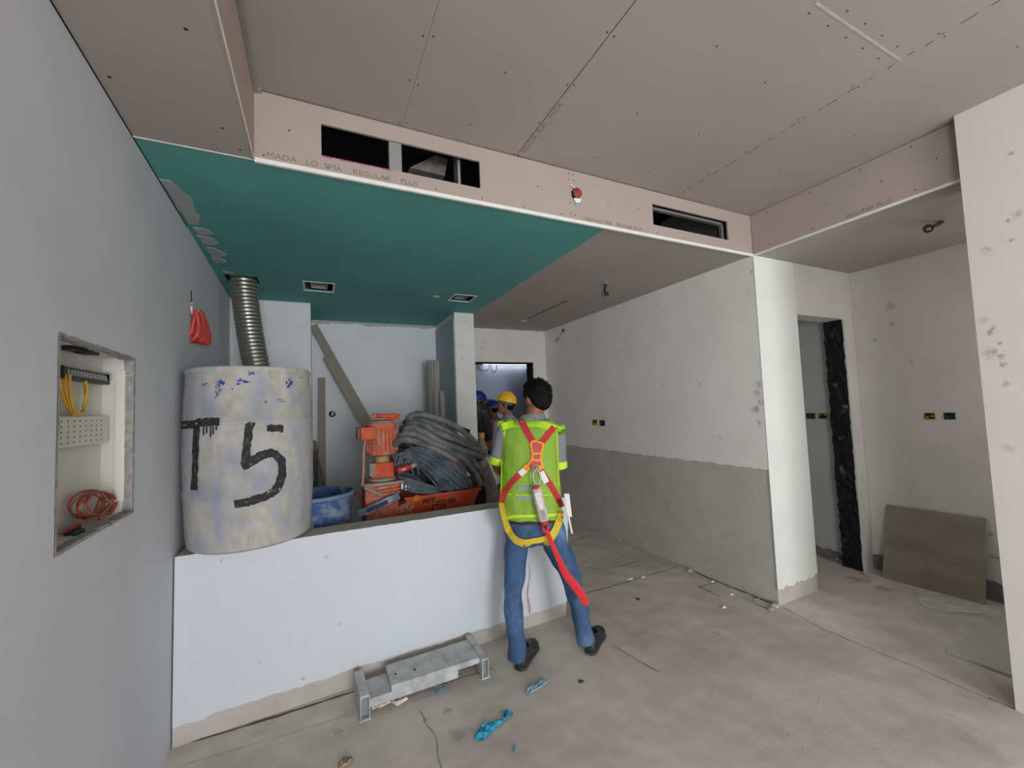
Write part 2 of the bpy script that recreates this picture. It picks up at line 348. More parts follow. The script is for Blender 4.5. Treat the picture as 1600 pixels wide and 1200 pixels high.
struct(fr.build('wall_far_room', bluew))
struct(MB().box((1.1, YF+.19, 2.62), (4.3, 6.95, 2.72)).build('ceiling_far_room', bluew))
# --- ceilings: boards hung one by one with joints between them
def boards(name, m, z, cells, th=.0125, g=.002):
    x0 = min(c[0] for c in cells); x1 = max(c[2] for c in cells); y0 = min(c[1] for c in cells); y1 = max(c[3] for c in cells)
    o = struct(MB().box((x0, y0, z+th), (x1, y1, z+th+.02)).build(name, gap))
    for (a, b, c, d) in cells:
        MB().box((a+g, b+g, z), (c-g, d-g, z+th)).build('board', m, o)
    return o
ceil = boards('ceiling', board, ZU, [(XB, -6.0, .41, -.3), (XB, -.3, .41, YB+.06), (.41, -6.0, 1.0640, .5), (.41, .5, 1.0640, YB+.06), (1.0680, -6.0, 2.345, -1.6), (1.0680, -1.6, 2.345, .785), (1.0680, .785, 2.345, YB+.06), (2.345, -6.0, 3.2, -.4), (2.345, -.4, 3.2, YB+.06)], g=.0006)
# white filler on the short cross joint
MB().box((1.70, .781, ZU-.001), (2.345, .790, ZU+.002)).build('joint_filler', mat('pale_joint_filler', srgb(196, 188, 180), .85, .1, 30), ceil)
soff_l = boards('ceiling_soffit', board, ZC, [(-.9, -6.0, XB-.006, -.9), (-.9, -.9, XB-.006, .3), (-.9, .3, XB-.006, YB)])
mb = MB()
for y0, y1 in ((-1, YB), (YB, 2.9)): mb.hexa([(WL(y0)-.01, y0, ZC-.006), (WL(y0)+.0022, y0, ZC-.006), (WL(y1)+.0022, y1, ZC-.006), (WL(y1)-.01, y1, ZC-.006), (WL(y0)-.01, y0, ZC-.0005), (WL(y0)+.0022, y0, ZC-.0005), (WL(y1)+.0022, y1, ZC-.0005), (WL(y1)-.01, y1, ZC-.0005)])
mb.build('shadow_gap', gap, wall_left)
soff_t = None
def holed(name, m, z, x0, x1, y0, y1, holes, seams, th=.0125):
    """boards of one ceiling with rectangular cut-outs; seams split it into boards along x"""
    o = struct(MB().box((x0, y0, z+.35), (x1, y1, z+.37)).build(name, dark))
    xs = [x0]+seams+[x1]
    for s0, s1 in zip(xs[:-1], xs[1:]):
        hs = [h for h in holes if h[0] < s1 and h[1] > s0]
        gx = sorted(set([s0, s1]+[min(max(v, s0), s1) for h in hs for v in h[:2]]))
        gy = sorted(set([y0, y1]+[v for h in hs for v in h[2:]]))
        mb = MB()
        for a, b in zip(gx[:-1], gx[1:]):
            for c, d in zip(gy[:-1], gy[1:]):
                cx, cy = (a+b)/2, (c+d)/2
                if any(h[0] < cx < h[1] and h[2] < cy < h[3] for h in hs): continue
                mb.box((a, c, z), (b, d, z+th))
        mb.build('board', m, o)
    return o
HOLES = [(-.655, -.425, 3.80, 4.03), (-.087, .143, 3.80, 4.075), (1.245, 1.465, 3.80, 4.04)]
soff_t = holed('ceiling_green', teal, ZC, -.76, 1.703, YB+.012, YF, HOLES, [.55])
soff_g = boards('ceiling_passage', board, ZC, [(1.703, YB+.012, 3.17, 4.2), (1.703, 4.2, 3.17, YF)], g=.0006)
soff_a = boards('ceiling_alcove', board, ZC, [(XR+.006, -.1, 4.57, YB)], g=0)
# deck above everything
struct(MB().box((-1.2, -6.1, 3.4), (4.9, 7.2, 3.55)).build('ceiling_slab', dark))
# --- bulkheads
def face_y(name, m, y, th, x0, x1, z0, z1, holes, seams):
    o = None; xs = [x0]+seams+[x1]; parts = []
    for s0, s1 in zip(xs[:-1], xs[1:]):
        hs = [h for h in holes if h[0] < s1 and h[1] > s0]
        gx = sorted(set([s0, s1]+[v for h in hs for v in h[:2]])); gz = sorted(set([z0, z1]+[v for h in hs for v in h[2:]]))
        mb = MB()
        for a, b in zip(gx[:-1], gx[1:]):
            for c, d in zip(gz[:-1], gz[1:]):
                if any(h[0] < (a+b)/2 < h[1] and h[2] < (c+d)/2 < h[3] for h in hs): continue
                mb.box((a, y, c), (b, y+th, d))
        parts.append(mb)
    return parts
root = bpy.data.objects.new('ceiling_bulkhead', None); COL.objects.link(root); struct(root)
for p in face_y('f', board2, YB, .0125, XB, XR, ZC-.004, ZU-.007, [(.033, .832, 2.815, 2.970), (2.108, 2.882, 2.815, 2.964)], [1.44]):
    p.build('board', board2, root)
MB().box((XB, YB-.003, ZC-.008), (XR, YB+.012, ZC+.012)).build('corner_bead', bead, root)
mb = MB()
for x in (.345,): mb.box((x, YB+.014, 2.74), (x+.062, YB+.022, 3.05)); mb.box((x, YB+.022, 2.74), (x+.004, YB+.06, 3.05)); mb.box((x+.058, YB+.022, 2.74), (x+.062, YB+.06, 3.05))
mb.build('metal_stud', galv, root)
mb = MB(); mb.box((.72, YB+.05, 2.74), (.735, YB+.12, 3.05)); mb.build('metal_stud', galv, root)
pinkm = mat('magenta_marker', srgb(176, 70, 130), .8, .2, 40)
R = random.Random(2); mb = MB()
for i in range(16):
    x = .036+i*.0195; h = R.uniform(.002, .007); mb.box((x, YB-.0008, 2.815-h), (x+.0195, YB+.003, 2.8152))
mb.build('marker_line', pinkm, root)
# void behind the bulkhead: rear closing, and the air ducts inside it
struct(MB().box((XB-.5, 2.95, ZC+.02), (XR+.1, 3.0, 3.4)).build('wall_void', dark))
ductm = mat('dusty_duct_wrap', srgb(120, 114, 108), .6, .25, 25, bump=.3)
vr = thing('air_duct', 'dusty wrapped duct running slantwise in the dark double grille hole', 'duct', (.55, 2.4, 2.75))
mb = MB(); mb.prism([at(640, 262, 'y', 2.2), at(690, 238, 'y', 2.25), at(700, 245, 'y', 2.25), at(695, 275, 'y', 2.2)], (.0, .35, .0)); mb.build('duct_wrap', ductm, vr)
fl = thing('duct_flange', 'round duct mouth inside the dark left half of the double hole', 'duct', (.25, 2.5, 2.9))
mb = MB(); mb.tube([(.27+.10*math.cos(t*.2), 2.5, 2.93+.10*math.sin(t*.2)) for t in range(32)], .008, 8, closed=True); mb.build('rim', dark, fl)
mb = MB(); mb.lathe([(.09, 0), (.09, .3)], (.27, 2.5, 2.93), 24, (0, 1, 0)); mb.build('tube', dark, fl)
og = thing('grille_frame', 'grey metal frame set inside the right hand slot of the bulkhead', 'vent frame', (2.5, YB+.05, 2.82))
mb = MB(); mb.box((2.10, YB+.03, 2.944), (2.865, YB+.055, 2.962)); mb.box((2.85, YB+.03, 2.80), (2.868, YB+.055, 2.962)); mb.box((2.1, YB+.03, 2.80), (2.865, YB+.055, 2.813)); mb.box((2.095, YB+.03, 2.80), (2.11, YB+.055, 2.962)); mb.build('frame', galv, og)
mb = MB(); mb.tube([(2.5, 2.35, 2.80), (2.6, 2.3, 2.85), (2.72, 2.35, 2.83)], .03, 10); mb.build('inner_duct', mat('black_foil', srgb(40, 44, 46), .3, .2, 30, metal=.3), og)
# left bulkhead with its steel angle, right bulkhead
bl = struct(MB().box((XB-.0125, -6.0, ZC-.002), (XB, YB, ZU-.03)).build('ceiling_drop_left', board2))
MB().box((XB-.002, -6.0, ZC-.003), (XB+.002, YB, ZC+.003)).build('corner_bead', bead, bl)
MB().box((WL(YB), YB-.004, ZC-.0025), (XB, YB+.004, ZC+.001)).build('corner_bead', bead, soff_l)
MB().box((XB-.012, -6.0, ZU-.022), (XB+.018, YB+.004, ZU-.008)).build('edge_angle', galv, bl)
MB().box((XB+.002, YB-.02, ZU-.02), (XB+.03, YB+.01, ZU-.002)).build('angle_end', galv, bl)
br = struct(MB().box((XR, .5, ZC-.004), (XR+.0125, YB, ZU-.004)).build('ceiling_drop_right', board2))
MB().box((XR-.003, .5, ZC-.008), (XR+.004, YB, ZC+.008)).build('corner_bead', bead, br)
# screws along the joints
screwm = mat('dark_screw_heads', srgb(60, 54, 50), .6, .1, 30)
mb = MB()
def screw(p, n_, r=.0045):
    mb.lathe([(r, -.001), (r, .0006), (r*.6, .0008)], p, 6, n_)
for x in (.41, 1.066, 2.345):
    for y in [YB-.02-i*.27 for i in range(9)]:
        for dx in (-.018, .018): screw((x+dx+R.uniform(-.005, .005), y+R.uniform(-.02, .02), ZU), (0, 0, -1))
for x in (.75, 1.5, 1.92, 2.75):
    for y in [1.9, 1.5, 1.1, .55, .2]: screw((x+R.uniform(-.02, .02), y+R.uniform(-.05, .05), ZU), (0, 0, -1))
for i in range(5): screw((1.72+i*.13, .82, ZU), (0, 0, -1)); screw((1.72+i*.13, .755, ZU), (0, 0, -1))
for x in [(-.2+i*.26) for i in range(13)]:
    screw((x, YB, ZC+.03), (0, -1, 0))
    if not (.0 < x < .87 or 2.07 < x < 2.92): screw((x+.1, YB, 2.9), (0, -1, 0))
for z in (2.77, 2.84, 2.99, 3.03): screw((1.425, YB, z), (0, -1, 0)); screw((1.46, YB, z), (0, -1, 0))
for y in (1.9, 1.6, 1.3, 1.05): screw((XR, y, ZC+.04), (-1, 0, 0)); screw((XR, y, ZU-.03), (-1, 0, 0)); screw((XR, y-.1, 2.9), (-1, 0, 0))
for x, y in [(-.33, 1.4), (-.32, 1.85), (-.6, 1.7), (-.31, .9), (-.61, 1.2), (-.28, 1.98)]: screw((x, y, ZC), (0, 0, -1), .006)
o = mb.build('screw_heads', screwm, ceil); o['kind'] = 'stuff'
# board print
text('MADA   LO  SMA    REGULAR    PLUS', .036, inkm, root, (-.19, YB-.0005, ZC+.024), (1, 0, 0), (0, 0, 1), squash=1.16)
text('MADA LO SMA   REGULAR PLUS', .030, inkm, root, (1.53, YB-.0005, ZC+.022), (1, 0, 0), (0, 0, 1), squash=1.1)
text('REGULAR  PLUS    MADA', .038, mat('faint_ceiling_ink', srgb(146, 136, 129), .9, .1, 30), ceil, (1.10, 2.0, ZU-.0005), (0, -1, 0), (-1, 0, 0))
text('REGULAR PLUS', .03, inkm, br, (XR-.0005, 1.4, ZC+.02), (0, -1, 0), (0, 0, 1), squash=1.2)
# joint marks: dashed filler scratches along the right ceiling joint
R = random.Random(21); mb = MB()
y = 1.98
while y > .3:
    l = R.uniform(.01, .05); x = 2.345+R.uniform(-.006, .006)
    mb.box((x-.002, y-l, ZU-.0006), (x+.002, y, ZU+.001)); y -= l+R.uniform(.005, .06)
mb.build('joint_scratches', screwm, ceil)
# joint compound dabs on the green board beside the left wall
R = random.Random(5)
for (ya, yb2, x0, wd_) in [(2.36, 2.86, -.635, .075), (2.90, 3.0, -.625, .075), (3.03, 3.17, -.63, .08), (3.22, 3.40, -.63, .08), (3.42, 3.52, -.635, .06), (3.72, 3.76, -.62, .04)]:
    n = 12; pts = []
    for i in range(n): pts.append((x0-.02+R.uniform(-.006, .006), ya+(yb2-ya)*i/(n-1)))
    for i in range(n): 
        t = 1-i/(n-1); e = math.sin(math.pi*min(max(t, .04), .96))**.45
        pts.append((x0+wd_*e*(R.uniform(.7, 1.)), ya+(yb2-ya)*t))
    MB().prism([(x, y, ZC-.003) for x, y in pts], (0, 0, .003)).build('compound_dab', compound, soff_t)
# white scuffs on the green board
scm = mat('pale_scuffs', srgb(110, 150, 144), .9, .1, 20)
mb = MB()
for i in range(26):
    x, y = R.uniform(-.5, 1.5), R.uniform(2.1, 4.6); l = R.uniform(.01, .06); a = R.uniform(-.6, .6)+ (0 if i % 2 else 1.2)
    dx, dy = l*math.cos(a), l*math.sin(a); mb.add([(x, y, ZC-.0005), (x+dx, y+dy, ZC-.0005), (x+dx+.002, y+dy+.004, ZC-.0005), (x+.001, y+.004, ZC-.0005)], [(0, 1, 2, 3)])
mb.build('scuffs', scm, soff_t)
MB().box((.2, 3.28, ZC-.0005), (1.65, 3.286, ZC+.001)).build('joint_line', scm, soff_t)
MB().lathe([(.035, 0), (.035, .0015)], (1.089, 3.93, ZC-.001), 16).build('light_hole_patch', bead, soff_t)
# slot in the passage ceiling
p0, p1 = at(822, 500, 'z', ZC), at(888, 470, 'z', ZC)
mb = MB(); mb.box((2.463, p1.y, ZC-.001), (2.48, p0.y, ZC+.002)); mb.build('ceiling_slot', gap, soff_g)
MB().box((2.455, p0.y-.02, ZC-.003), (2.50, p0.y+.1, ZC+.001)).build('slot_end', bead, soff_g)
# vent boots above the green board
for h in HOLES[1:]:
    t = thing('ceiling_vent', 'square duct hole in the green ceiling %s' % ('above the slanted plank' if h[0] < 0 else 'in front of the white column'), 'vent', ((h[0]+h[1])/2, (h[2]+h[3])/2, ZC), )
    a, b, c, d = h; m = .012
    mb = MB(); mb.box((a-m, c-m, ZC-.004), (b+m, c+.004, ZC-.0003)); mb.box((a-m, d-.004, ZC-.004), (b+m, d+m, ZC-.0003)); mb.box((a-m, c, ZC-.004), (a+.004, d, ZC-.0003)); mb.box((b-.004, c, ZC-.004), (b+m, d, ZC-.0003))
    mb.build('white_edge', bead, t)
    mb = MB(); i_ = .05
    mb.box((a+i_, d-.02, ZC+.02), (b-i_, d-.012, ZC+.14)); mb.box((a+i_, c+i_, ZC+.02), (a+i_+.006, d-.02, ZC+.14)); mb.box((b-i_, c+i_, ZC+.02), (b-i_+.006, d-.02, ZC+.14)); mb.box((a+i_, c+i_, ZC+.14), (b-i_, d-.02, ZC+.15))
    mb.build('duct_collar', galv, t)
# cracks and lines of the floor
def crack(pts, wdt, seed, m=crackm, name='crack', jit=.006, z=.0012):
    R = random.Random(seed); P = []
    for a, b in zip(pts[:-1], pts[1:]):
        a, b = V(a), V(b); n = max(2, int((b-a).length/.05))
        P += [a.lerp(b, i/n)+V((R.uniform(-jit, jit), R.uniform(-jit, jit), 0)) for i in range(n)]
    P.append(V(pts[-1])); L_, R_ = [], []
    for i, p in enumerate(P):
        t = (P[min(i+1, len(P)-1)]-P[max(i-1, 0)]); s = V((-t.y, t.x, 0)).normalized(); w_ = wdt*R.uniform(.3, 1)
        L_.append(V((p.x, p.y, z))+s*w_); R_.append(V((p.x, p.y, z))-s*w_)
    n = len(P); return MB().add(L_+R_, [(i, i+1, n+i+1, n+i) for i in range(n-1)]).build(name, m, floor)
F = lambda *q: [at(a, b, 'z', 0) for a, b in q]
crack(F((905, 930), (960, 915), (1000, 903), (1058, 886)), .006, 1)
crack(F((890, 884), (945, 890), (1000, 876)), .006, 2)
crack(F((895, 845), (930, 835)), .006, 3)
crack(F((890, 810), (960, 840), (1060, 880), (1100, 900), (1212, 945)), .012, 4)
crack(F((1092, 917), (1125, 932)), .007, 5); crack(F((1092, 917), (1120, 910)), .006, 6)
crack(F((960, 1010), (1030, 1050)), .004, 7); crack(F((1165, 935), (1205, 955)), .005, 8)
crack(F((1285, 870), (1330, 885), (1360, 905)), .012, 9, rough)
chalk = mat('pale_chalk_line', srgb(196, 192, 186), .9, .08, 20)
crack(F((283, 1196), (440, 1150), (560, 1112), (640, 1085), (770, 1045)), .003, 10, chalk, 'chalk_line', .001)
crack(F((640, 1085), (700, 1065), (770, 1045)), .004, 11, crackm, 'crack', .004)
crack(F((655, 1110), (680, 1150), (690, 1200)), .004, 12, mat('grey_scrape', srgb(140, 135, 130), .9, .1, 20), 'scrape', .01)
crack(F((276, 1166), (470, 1108), (556, 1080)), .010, 13)
crack(F((1225, 950), (1290, 985), (1400, 1030), (1540, 1090)), .003, 14)
crack(F((1540, 1090), (1590, 1110)), .006, 15)
# ------------------------------------------------------------------ recessed cabinet in the left wall
cabm = mat('cream_cabinet_paint', srgb(214, 214, 206), .55, .03, 6)
nt_ = thing('wall_cabinet', 'open cream low voltage cabinet recessed in the left wall', 'cabinet', (-.70, 1.80, 1.252))
xo, xi = -.655, -.742
Y0, Y1, Z0, Z1 = 1.50, 2.088, 1.252, 1.852
mb = MB(); t_ = .004
mb.box((xi-t_, Y0, Z0), (xi, Y1, Z1)); mb.box((xi, Y1-t_-.004, Z0), (xo, Y1-.002, Z1)); mb.box((xi, Y0, Z0), (xo, Y0+t_, Z1)); mb.box((xi, Y0, Z0), (xo, Y1, Z0+t_)); mb.box((xi, Y0, Z1-t_), (xo, Y1, Z1))
mb.build('body', cabm, nt_)
MB().box((-.70, Y1-.016, 1.30), (-.672, Y1-.005, 1.80)).build('door_post', cabm, nt_)
# broken plaster lip round the hole
lipm = mat('broken_render_edge', srgb(150, 145, 142), .95, .25, 40, bump=.5)
R = random.Random(12)
def lip(p0, p1, inn, seed):
    n = 26; mb = MB(); p0, p1, inn = V(p0), V(p1), V(inn); a = []; b = []
    for i in range(n+1):
        p = p0.lerp(p1, i/n); a.append(p-inn*R.uniform(0, .004)); b.append(p+inn*R.uniform(.004, .013))
    vs = a+b+[q+V((-.03, 0, 0)) for q in b]; k = n+1
    mb.add(vs, [(i, i+1, k+i+1, k+i) for i in range(n)]+[(k+i, k+i+1, 2*k+i+1, 2*k+i) for i in range(n)]); mb.build('plaster_lip', lipm, nt_)
e = .0015
lip((WL(1.514)+e, 1.514, 1.85), (WL(2.085)+e, 2.085, 1.85), (0, 0, -1), 1); lip((WL(1.514)+e, 1.514, 1.252), (WL(2.085)+e, 2.085, 1.252), (0, 0, 1), 2)
lip((WL(2.085)+e, 2.085, 1.252), (WL(2.085)+e, 2.085, 1.85), (0, -1, 0), 3); lip((WL(1.514)+e, 1.514, 1.252), (WL(1.514)+e, 1.514, 1.85), (0, 1, 0), 4)
pl = MB().box((xi+.022, 1.60, 1.528), (xi+.03, 2.05, 1.625)).build('perforated_plate', cabm, nt_)
holem = mat('small_dark_holes', srgb(90, 90, 88), .8, .1, 20); mb = MB()
for i in range(9):
    for j in range(5): mb.lathe([(.0035, 0), (.0035, .0006)], (xi+.03, 1.70+i*.037, 1.542+j*.017), 6, (1, 0, 0))
mb.build('plate_holes', holem, pl, kind='stuff')
for z in (1.535, 1.62): MB().lathe([(.007, 0), (.006, .003), (.002, .005)], (xi, 2.066, z), 10, (1, 0, 0)).build('plate_screw', galv, nt_)
blackp = mat('black_plastic', srgb(34, 35, 38), .45, .1, 20, spec=.5)
pp = thing('patch_panel', 'black patch panel strip high in the open wall cabinet', 'patch panel', (xi+.02, 1.9, 1.77))
MB().box((xi, 1.745, 1.745), (xi+.03, 2.055, 1.785)).build('strip', blackp, pp)
for i in range(14): MB().box((xi+.03, 1.765+i*.0195, 1.758), (xi+.0315, 1.776+i*.0195, 1.776)).build('port', galv, pp)
MB().box((xi+.0305, 1.745, 1.782), (xi+.033, 2.05, 1.787)).build('top_edge', galv, pp)
mb = MB().box((xi+.02, 1.74, 1.835), (xi+.06, 1.82, 1.845)).box((xi+.03, 1.8, 1.832), (xi+.07, 1.86, 1.842)); mb.build('cable_gland', blackp, nt_)
MB().box((xi+.005, Y1-.07, 1.765), (xi+.03, Y1-.01, 1.79)).build('bracket', cabm, nt_)
yelm = mat('yellow_fibre', srgb(214, 168, 58), .5, .1, 20)
yc = thing('yellow_cable', 'yellow cable loop hanging under the black patch panel', 'cable', (xi+.03, 1.83, 1.64))
mb = MB()
for k in range(3):
    P = catmull([(xi+.02+k*.008, 1.755+k*.004, 1.76), (xi+.024+k*.008, 1.745+k*.006, 1.71), (xi+.03+k*.006, 1.775, 1.65), (xi+.03+k*.006, 1.83, 1.627+k*.004), (xi+.03, 1.88-k*.004, 1.665), (xi+.024+k*.005, 1.893-k*.006, 1.72), (xi+.02, 1.885, 1.765)], 5)
    mb.tube(P, .0042, 7)
mb.build('loop', yelm, yc, 'all')
redm = mat('red_cable', srgb(160, 70, 60), .5, .15, 20); tanm = mat('brown_cable', srgb(140, 100, 70), .5, .15, 20)
rc = thing('cable_coil', 'coil of red and brown thin cable on the floor of the open wall cabinet', 'cable', (xi+.05, 1.96, 1.262))
for i, m_ in enumerate([redm, tanm, redm]):
    mb = MB(); P = []
    for k in range(34):
        t = k*.39; rr = .085-.018*(k/34)*(1+i*.5)+.004*i
        P.append((xi+.040+.028*math.cos(t*.5+i)*.6, 1.925+(rr*1.42)*math.cos(t+.3), 1.315+i*.004+rr*.55*math.sin(t)))
    P += [(xi+.05, 1.88, 1.285), (xi+.05, 1.80, 1.28+.004*i), (xi+.04, 1.72, 1.272)]
    mb.tube(catmull(P, 2), .0032, 6); mb.build('cable', m_, rc, 'all')
MB().tube(catmull([(xi+.06, 2.03, 1.30), (xi+.06, 1.99, 1.275), (xi+.06, 1.95, 1.28), (xi+.06, 1.91, 1.272)], 4), .007, 7).build('bundle', redm, rc, 'all')
pl2 = thing('cable_plug', 'dark loose cable plugs at the bottom of the open wall cabinet', 'plug', (xi+.05, 1.76, 1.256))
MB().box((xi+.03, 1.755, 1.257), (xi+.05, 1.82, 1.275)).build('plug', mat('navy_plug', srgb(50, 54, 70), .5), pl2, bevel=.003)
MB().box((xi+.055, 1.74, 1.257), (xi+.07, 1.79, 1.27)).build('plug', blackp, pl2, bevel=.003)
# red tangle hanging from the left wall
redp = mat('red_plastic_conduit', srgb(196, 66, 62), .4, .15, 30, spec=.5)
hx = lambda y: WL(y)+.008
rt = thing('red_conduit_bundle', 'bundle of red conduit loops sticking out of the left wall', 'conduit', (WL(3.08), 3.08, 2.12))
R = random.Random(4)
for i, (px, top) in enumerate([(302, 486), (306, 492), (311, 486), (315, 490), (320, 500), (323, 512)]):
    y = at(px, 520, 'x', -.66).y; z1 = at(px, top, 'x', -.66).z
    mb = MB(); mb.tube(catmull([(WL(y), y, 2.06+.01*i), (hx(y)+.03, y-.01, 2.10), (hx(y)+.035, y, (2.1+z1)/2), (hx(y)+.02, y+.004*R.uniform(-1, 1), z1), (hx(y)+.008, y+.02, z1-.06), (WL(y), y+.02, 2.10)], 5), .011, 8)
    mb.build('conduit', redp, rt, 'all')
MB().tube(catmull([(hx(2.98), 2.985, 2.30), (hx(3.), 3.00, 2.24), (hx(3.03)+.02, 3.03, 2.22), (hx(3.05)+.02, 3.045, 2.27), (hx(3.05)+.02, 3.05, 2.2)], 5), .005, 6).build('white_wire', bead, rt, 'all')
MB().tube([(hx(2.99), 2.985, 2.28), (hx(2.99), 2.98, 2.37)], .003, 6).build('dark_wire', blackp, rt)
# ------------------------------------------------------------------ the big drum
BX, BY, BZ = -.3475, 2.825, .9095
prof = [(0, 0), (.285, 0), (.300, .012), (.306, .05), (.313, .16), (.318, .285), (.3235, .291), (.3235, .301), (.318, .308), (.321, .42), (.322, .55), (.3205, .655), (.3255, .661), (.3255, .671), (.3195, .678), (.314, .83), (.308, .91), (.306, .935)]
def brad(z):
    z -= BZ
    for (r0, z0), (r1, z1) in zip(prof[1:-1], prof[2:]):
        if z0 <= z <= z1: return r0+(r1-r0)*(z-z0)/max(z1-z0, 1e-6)
    return .3
drm = mat('dusty_white_blue_plastic', srgb(180, 176, 168), .8, .17, 24, bump=.12, bscale=30, col2=srgb(134, 144, 172), mixlo=.46, mixhi=.72, mscale=6, detail=8, stretch=(1.3, 1.3, .75))
dr = thing('plastic_drum', 'tall dust covered plastic drum marked T 5 standing on the low wall', 'drum', (BX, BY, BZ))
MB().lathe(prof, (BX, BY, BZ), 64).build('body', drm, dr, True)
MB().lathe([(.27, .93), (.308, .930), (.3125, .938), (.3125, .952), (.307, .960), (.290, .958), (.287, .945), (0, .944)], (BX, BY, BZ), 64, cap=False).build('rim', drm, dr, True)
blk = mat('black_brushed_paint', srgb(48, 46, 48), .75, .3, 40, col2=srgb(110, 106, 104), mixlo=.56, mixhi=.66, mscale=45)
blu = mat('bare_blue_plastic', srgb(52, 84, 160), .6, .25, 20)
def on_drum(px, py, lift=.0022):
    d = ray(px, py); rr = .32
    for _ in range(5):
        dx, dy = d.x, d.y; A = dx*dx+dy*dy; B = -(dx*BX+dy*BY); C_ = BX*BX+BY*BY-(rr+lift)**2; disc = B*B-A*C_
        if disc < 0: t = -B/A
        else: t = (-B-math.sqrt(disc))/A
        p = CP+d*t; rr = brad(p.z)
    return p
def stroke(pts, wpx, name, m, parent, seed=0, jag=.18, n=5):
    R = random.Random(seed); P = catmull([(a, b, 0) for a, b in pts], n); L_, R_ = [], []
    for i, p in enumerate(P):
        t = P[min(i+1, len(P)-1)]-P[max(i-1, 0)]; s_ = V((-t.y, t.x, 0)).normalized(); q = wpx/2
        a = p+s_*q*(1+R.uniform(-jag, jag)); b = p-s_*q*(1+R.uniform(-jag, jag))
        L_.append((on_drum(a.x, a.y), on_drum((a.x*2+b.x)/3, (a.y*2+b.y)/3), on_drum((a.x+b.x*2)/3, (a.y+b.y*2)/3), on_drum(b.x, b.y)))
    n = len(P); vs = [q for l in L_ for q in l]
    return MB().add(vs, [(4*i+k, 4*i+k+1, 4*i+5+k, 4*i+4+k) for i in range(n-1) for k in range(3)]).build(name, m, parent)
T_ = stroke([(283, 664), (300, 663), (322, 659), (343, 659)], 13, 'painted_letter', blk, dr, 1)
stroke([(308, 664), (306, 690), (305, 720), (304, 745), (303, 766)], 10, 'letter_stem', blk, T_, 2)
for q, l in ((318, 680), (323, 677), (329, 683), (333, 679), (338, 672)): stroke([(q, 662), (q, l)], 2.6, 'paint_drip', blk, T_, q, .1)
F5 = stroke([(397, 667), (390, 666), (387, 690), (384, 715), (383, 727), (395, 720), (412, 710), (428, 709), (439, 719), (441, 735), (436, 757), (424, 771), (402, 780), (384, 785), (366, 788)], 13, 'painted_number', blk, dr, 3)
stroke([(417, 669), (430, 669), (443, 670)], 11, 'number_top', blk, F5, 4)
R = random.Random(8)
for (px, py, w_, h_) in [(343, 598, 16, 17), (452, 600, 11, 16), (380, 595, 30, 8), (395, 583, 16, 6), (320, 601, 10, 8), (415, 628, 6, 6), (340, 615, 8, 10), (452, 579, 14, 3), (322, 580, 5, 4), (363, 608, 5, 4), (425, 590, 6, 3), (470, 590, 6, 3), (300, 582, 5, 3), (440, 626, 16, 4)]:
    for j in range(9):
        a, b = px+R.gauss(0, .25)*w_, py+R.gauss(0, .25)*h_; rw, rh = w_*R.uniform(.06, .22), h_*R.uniform(.08, .28)
        c = on_drum(a, b, .0016); vs = [c]+[on_drum(a+rw*math.cos(k*.7)*R.uniform(.5, 1.1), b+rh*math.sin(k*.7)*R.uniform(.5, 1.1), .0016) for k in range(9)]
        MB().add(vs, [(0, k, k % 9+1) for k in range(1, 10)]).build('bare_patch', blu, dr)
# ribbed metal duct behind the drum
dm = mat('ribbed_aluminium', srgb(158, 155, 145), .33, .08, 10, metal=.85, spec=.5)
P = [V(p) for p in catmull([(-.535, 3.92, 2.95), (-.535, 3.92, 2.73), (-.515, 3.92, 2.5), (-.475, 3.90, 2.2), (-.425, 3.88, 1.9), (-.40, 3.87, 1.6), (-.395, 3.87, 1.2), (-.395, 3.87, .6), (-.395, 3.87, .0)], 30)]
mb = MB(); rs = []; PP = []
tot = 0
Q = [P[0]]
for p in P[1:]:
    while (p-Q[-1]).length >= .008: Q.append(Q[-1]+(p-Q[-1]).normalized()*.008)
mb.tube(Q, [.094+(.004 if i % 4 < 2 else -.002) for i in range(len(Q))], 28)
fd = tag(mb.build('flexible_duct', dm, None, 'all'), 'ribbed silver flexible duct rising behind the T 5 drum to the green ceiling', 'duct')
# ------------------------------------------------------------------ blue tub beside it
bt = thing('blue_tub', 'open blue plastic tub with cement crust beside the tall drum', 'tub', (.0, 3.16, .48))
bcol = mat('worn_blue_plastic', srgb(62, 88, 140), .55, .15, 14, col2=srgb(140, 148, 160), mixlo=.5, mixhi=.66, mscale=9, bump=.1)
tc = (-.01, 3.16, 0)
MB().lathe([(0, .5), (.20, .5), (.205, .55), (.222, 1.0), (.224, 1.005), (.224, 1.022), (.222, 1.03), (.234, 1.035), (.238, 1.05), (.235, 1.062), (.225, 1.064), (.219, 1.05), (.212, .75), (.1, .70), (0, .70)], tc, 48, cap=False).build('body', bcol, bt, True)
MB().lathe([(.2385, 1.036), (.243, 1.042), (.243, 1.056), (.2385, 1.062)], tc, 48, cap=False).build('rim_band', mat('pale_blue_rim', srgb(108, 128, 158), .6, .1, 20), bt, True)
MB().lathe([(.2165, .76), (.218, .98)], tc, 48, cap=False).build('cement_crust', mat('cement_crust', srgb(120, 118, 112), .9, .2, 20, bump=.3), bt, True)
pb = struct(MB().box((-.20, 3.225, 0), (.24, 3.42, .5)).box((-.02, 2.96, 0), (.24, 3.225, .5)).build('trim_2', gskim))
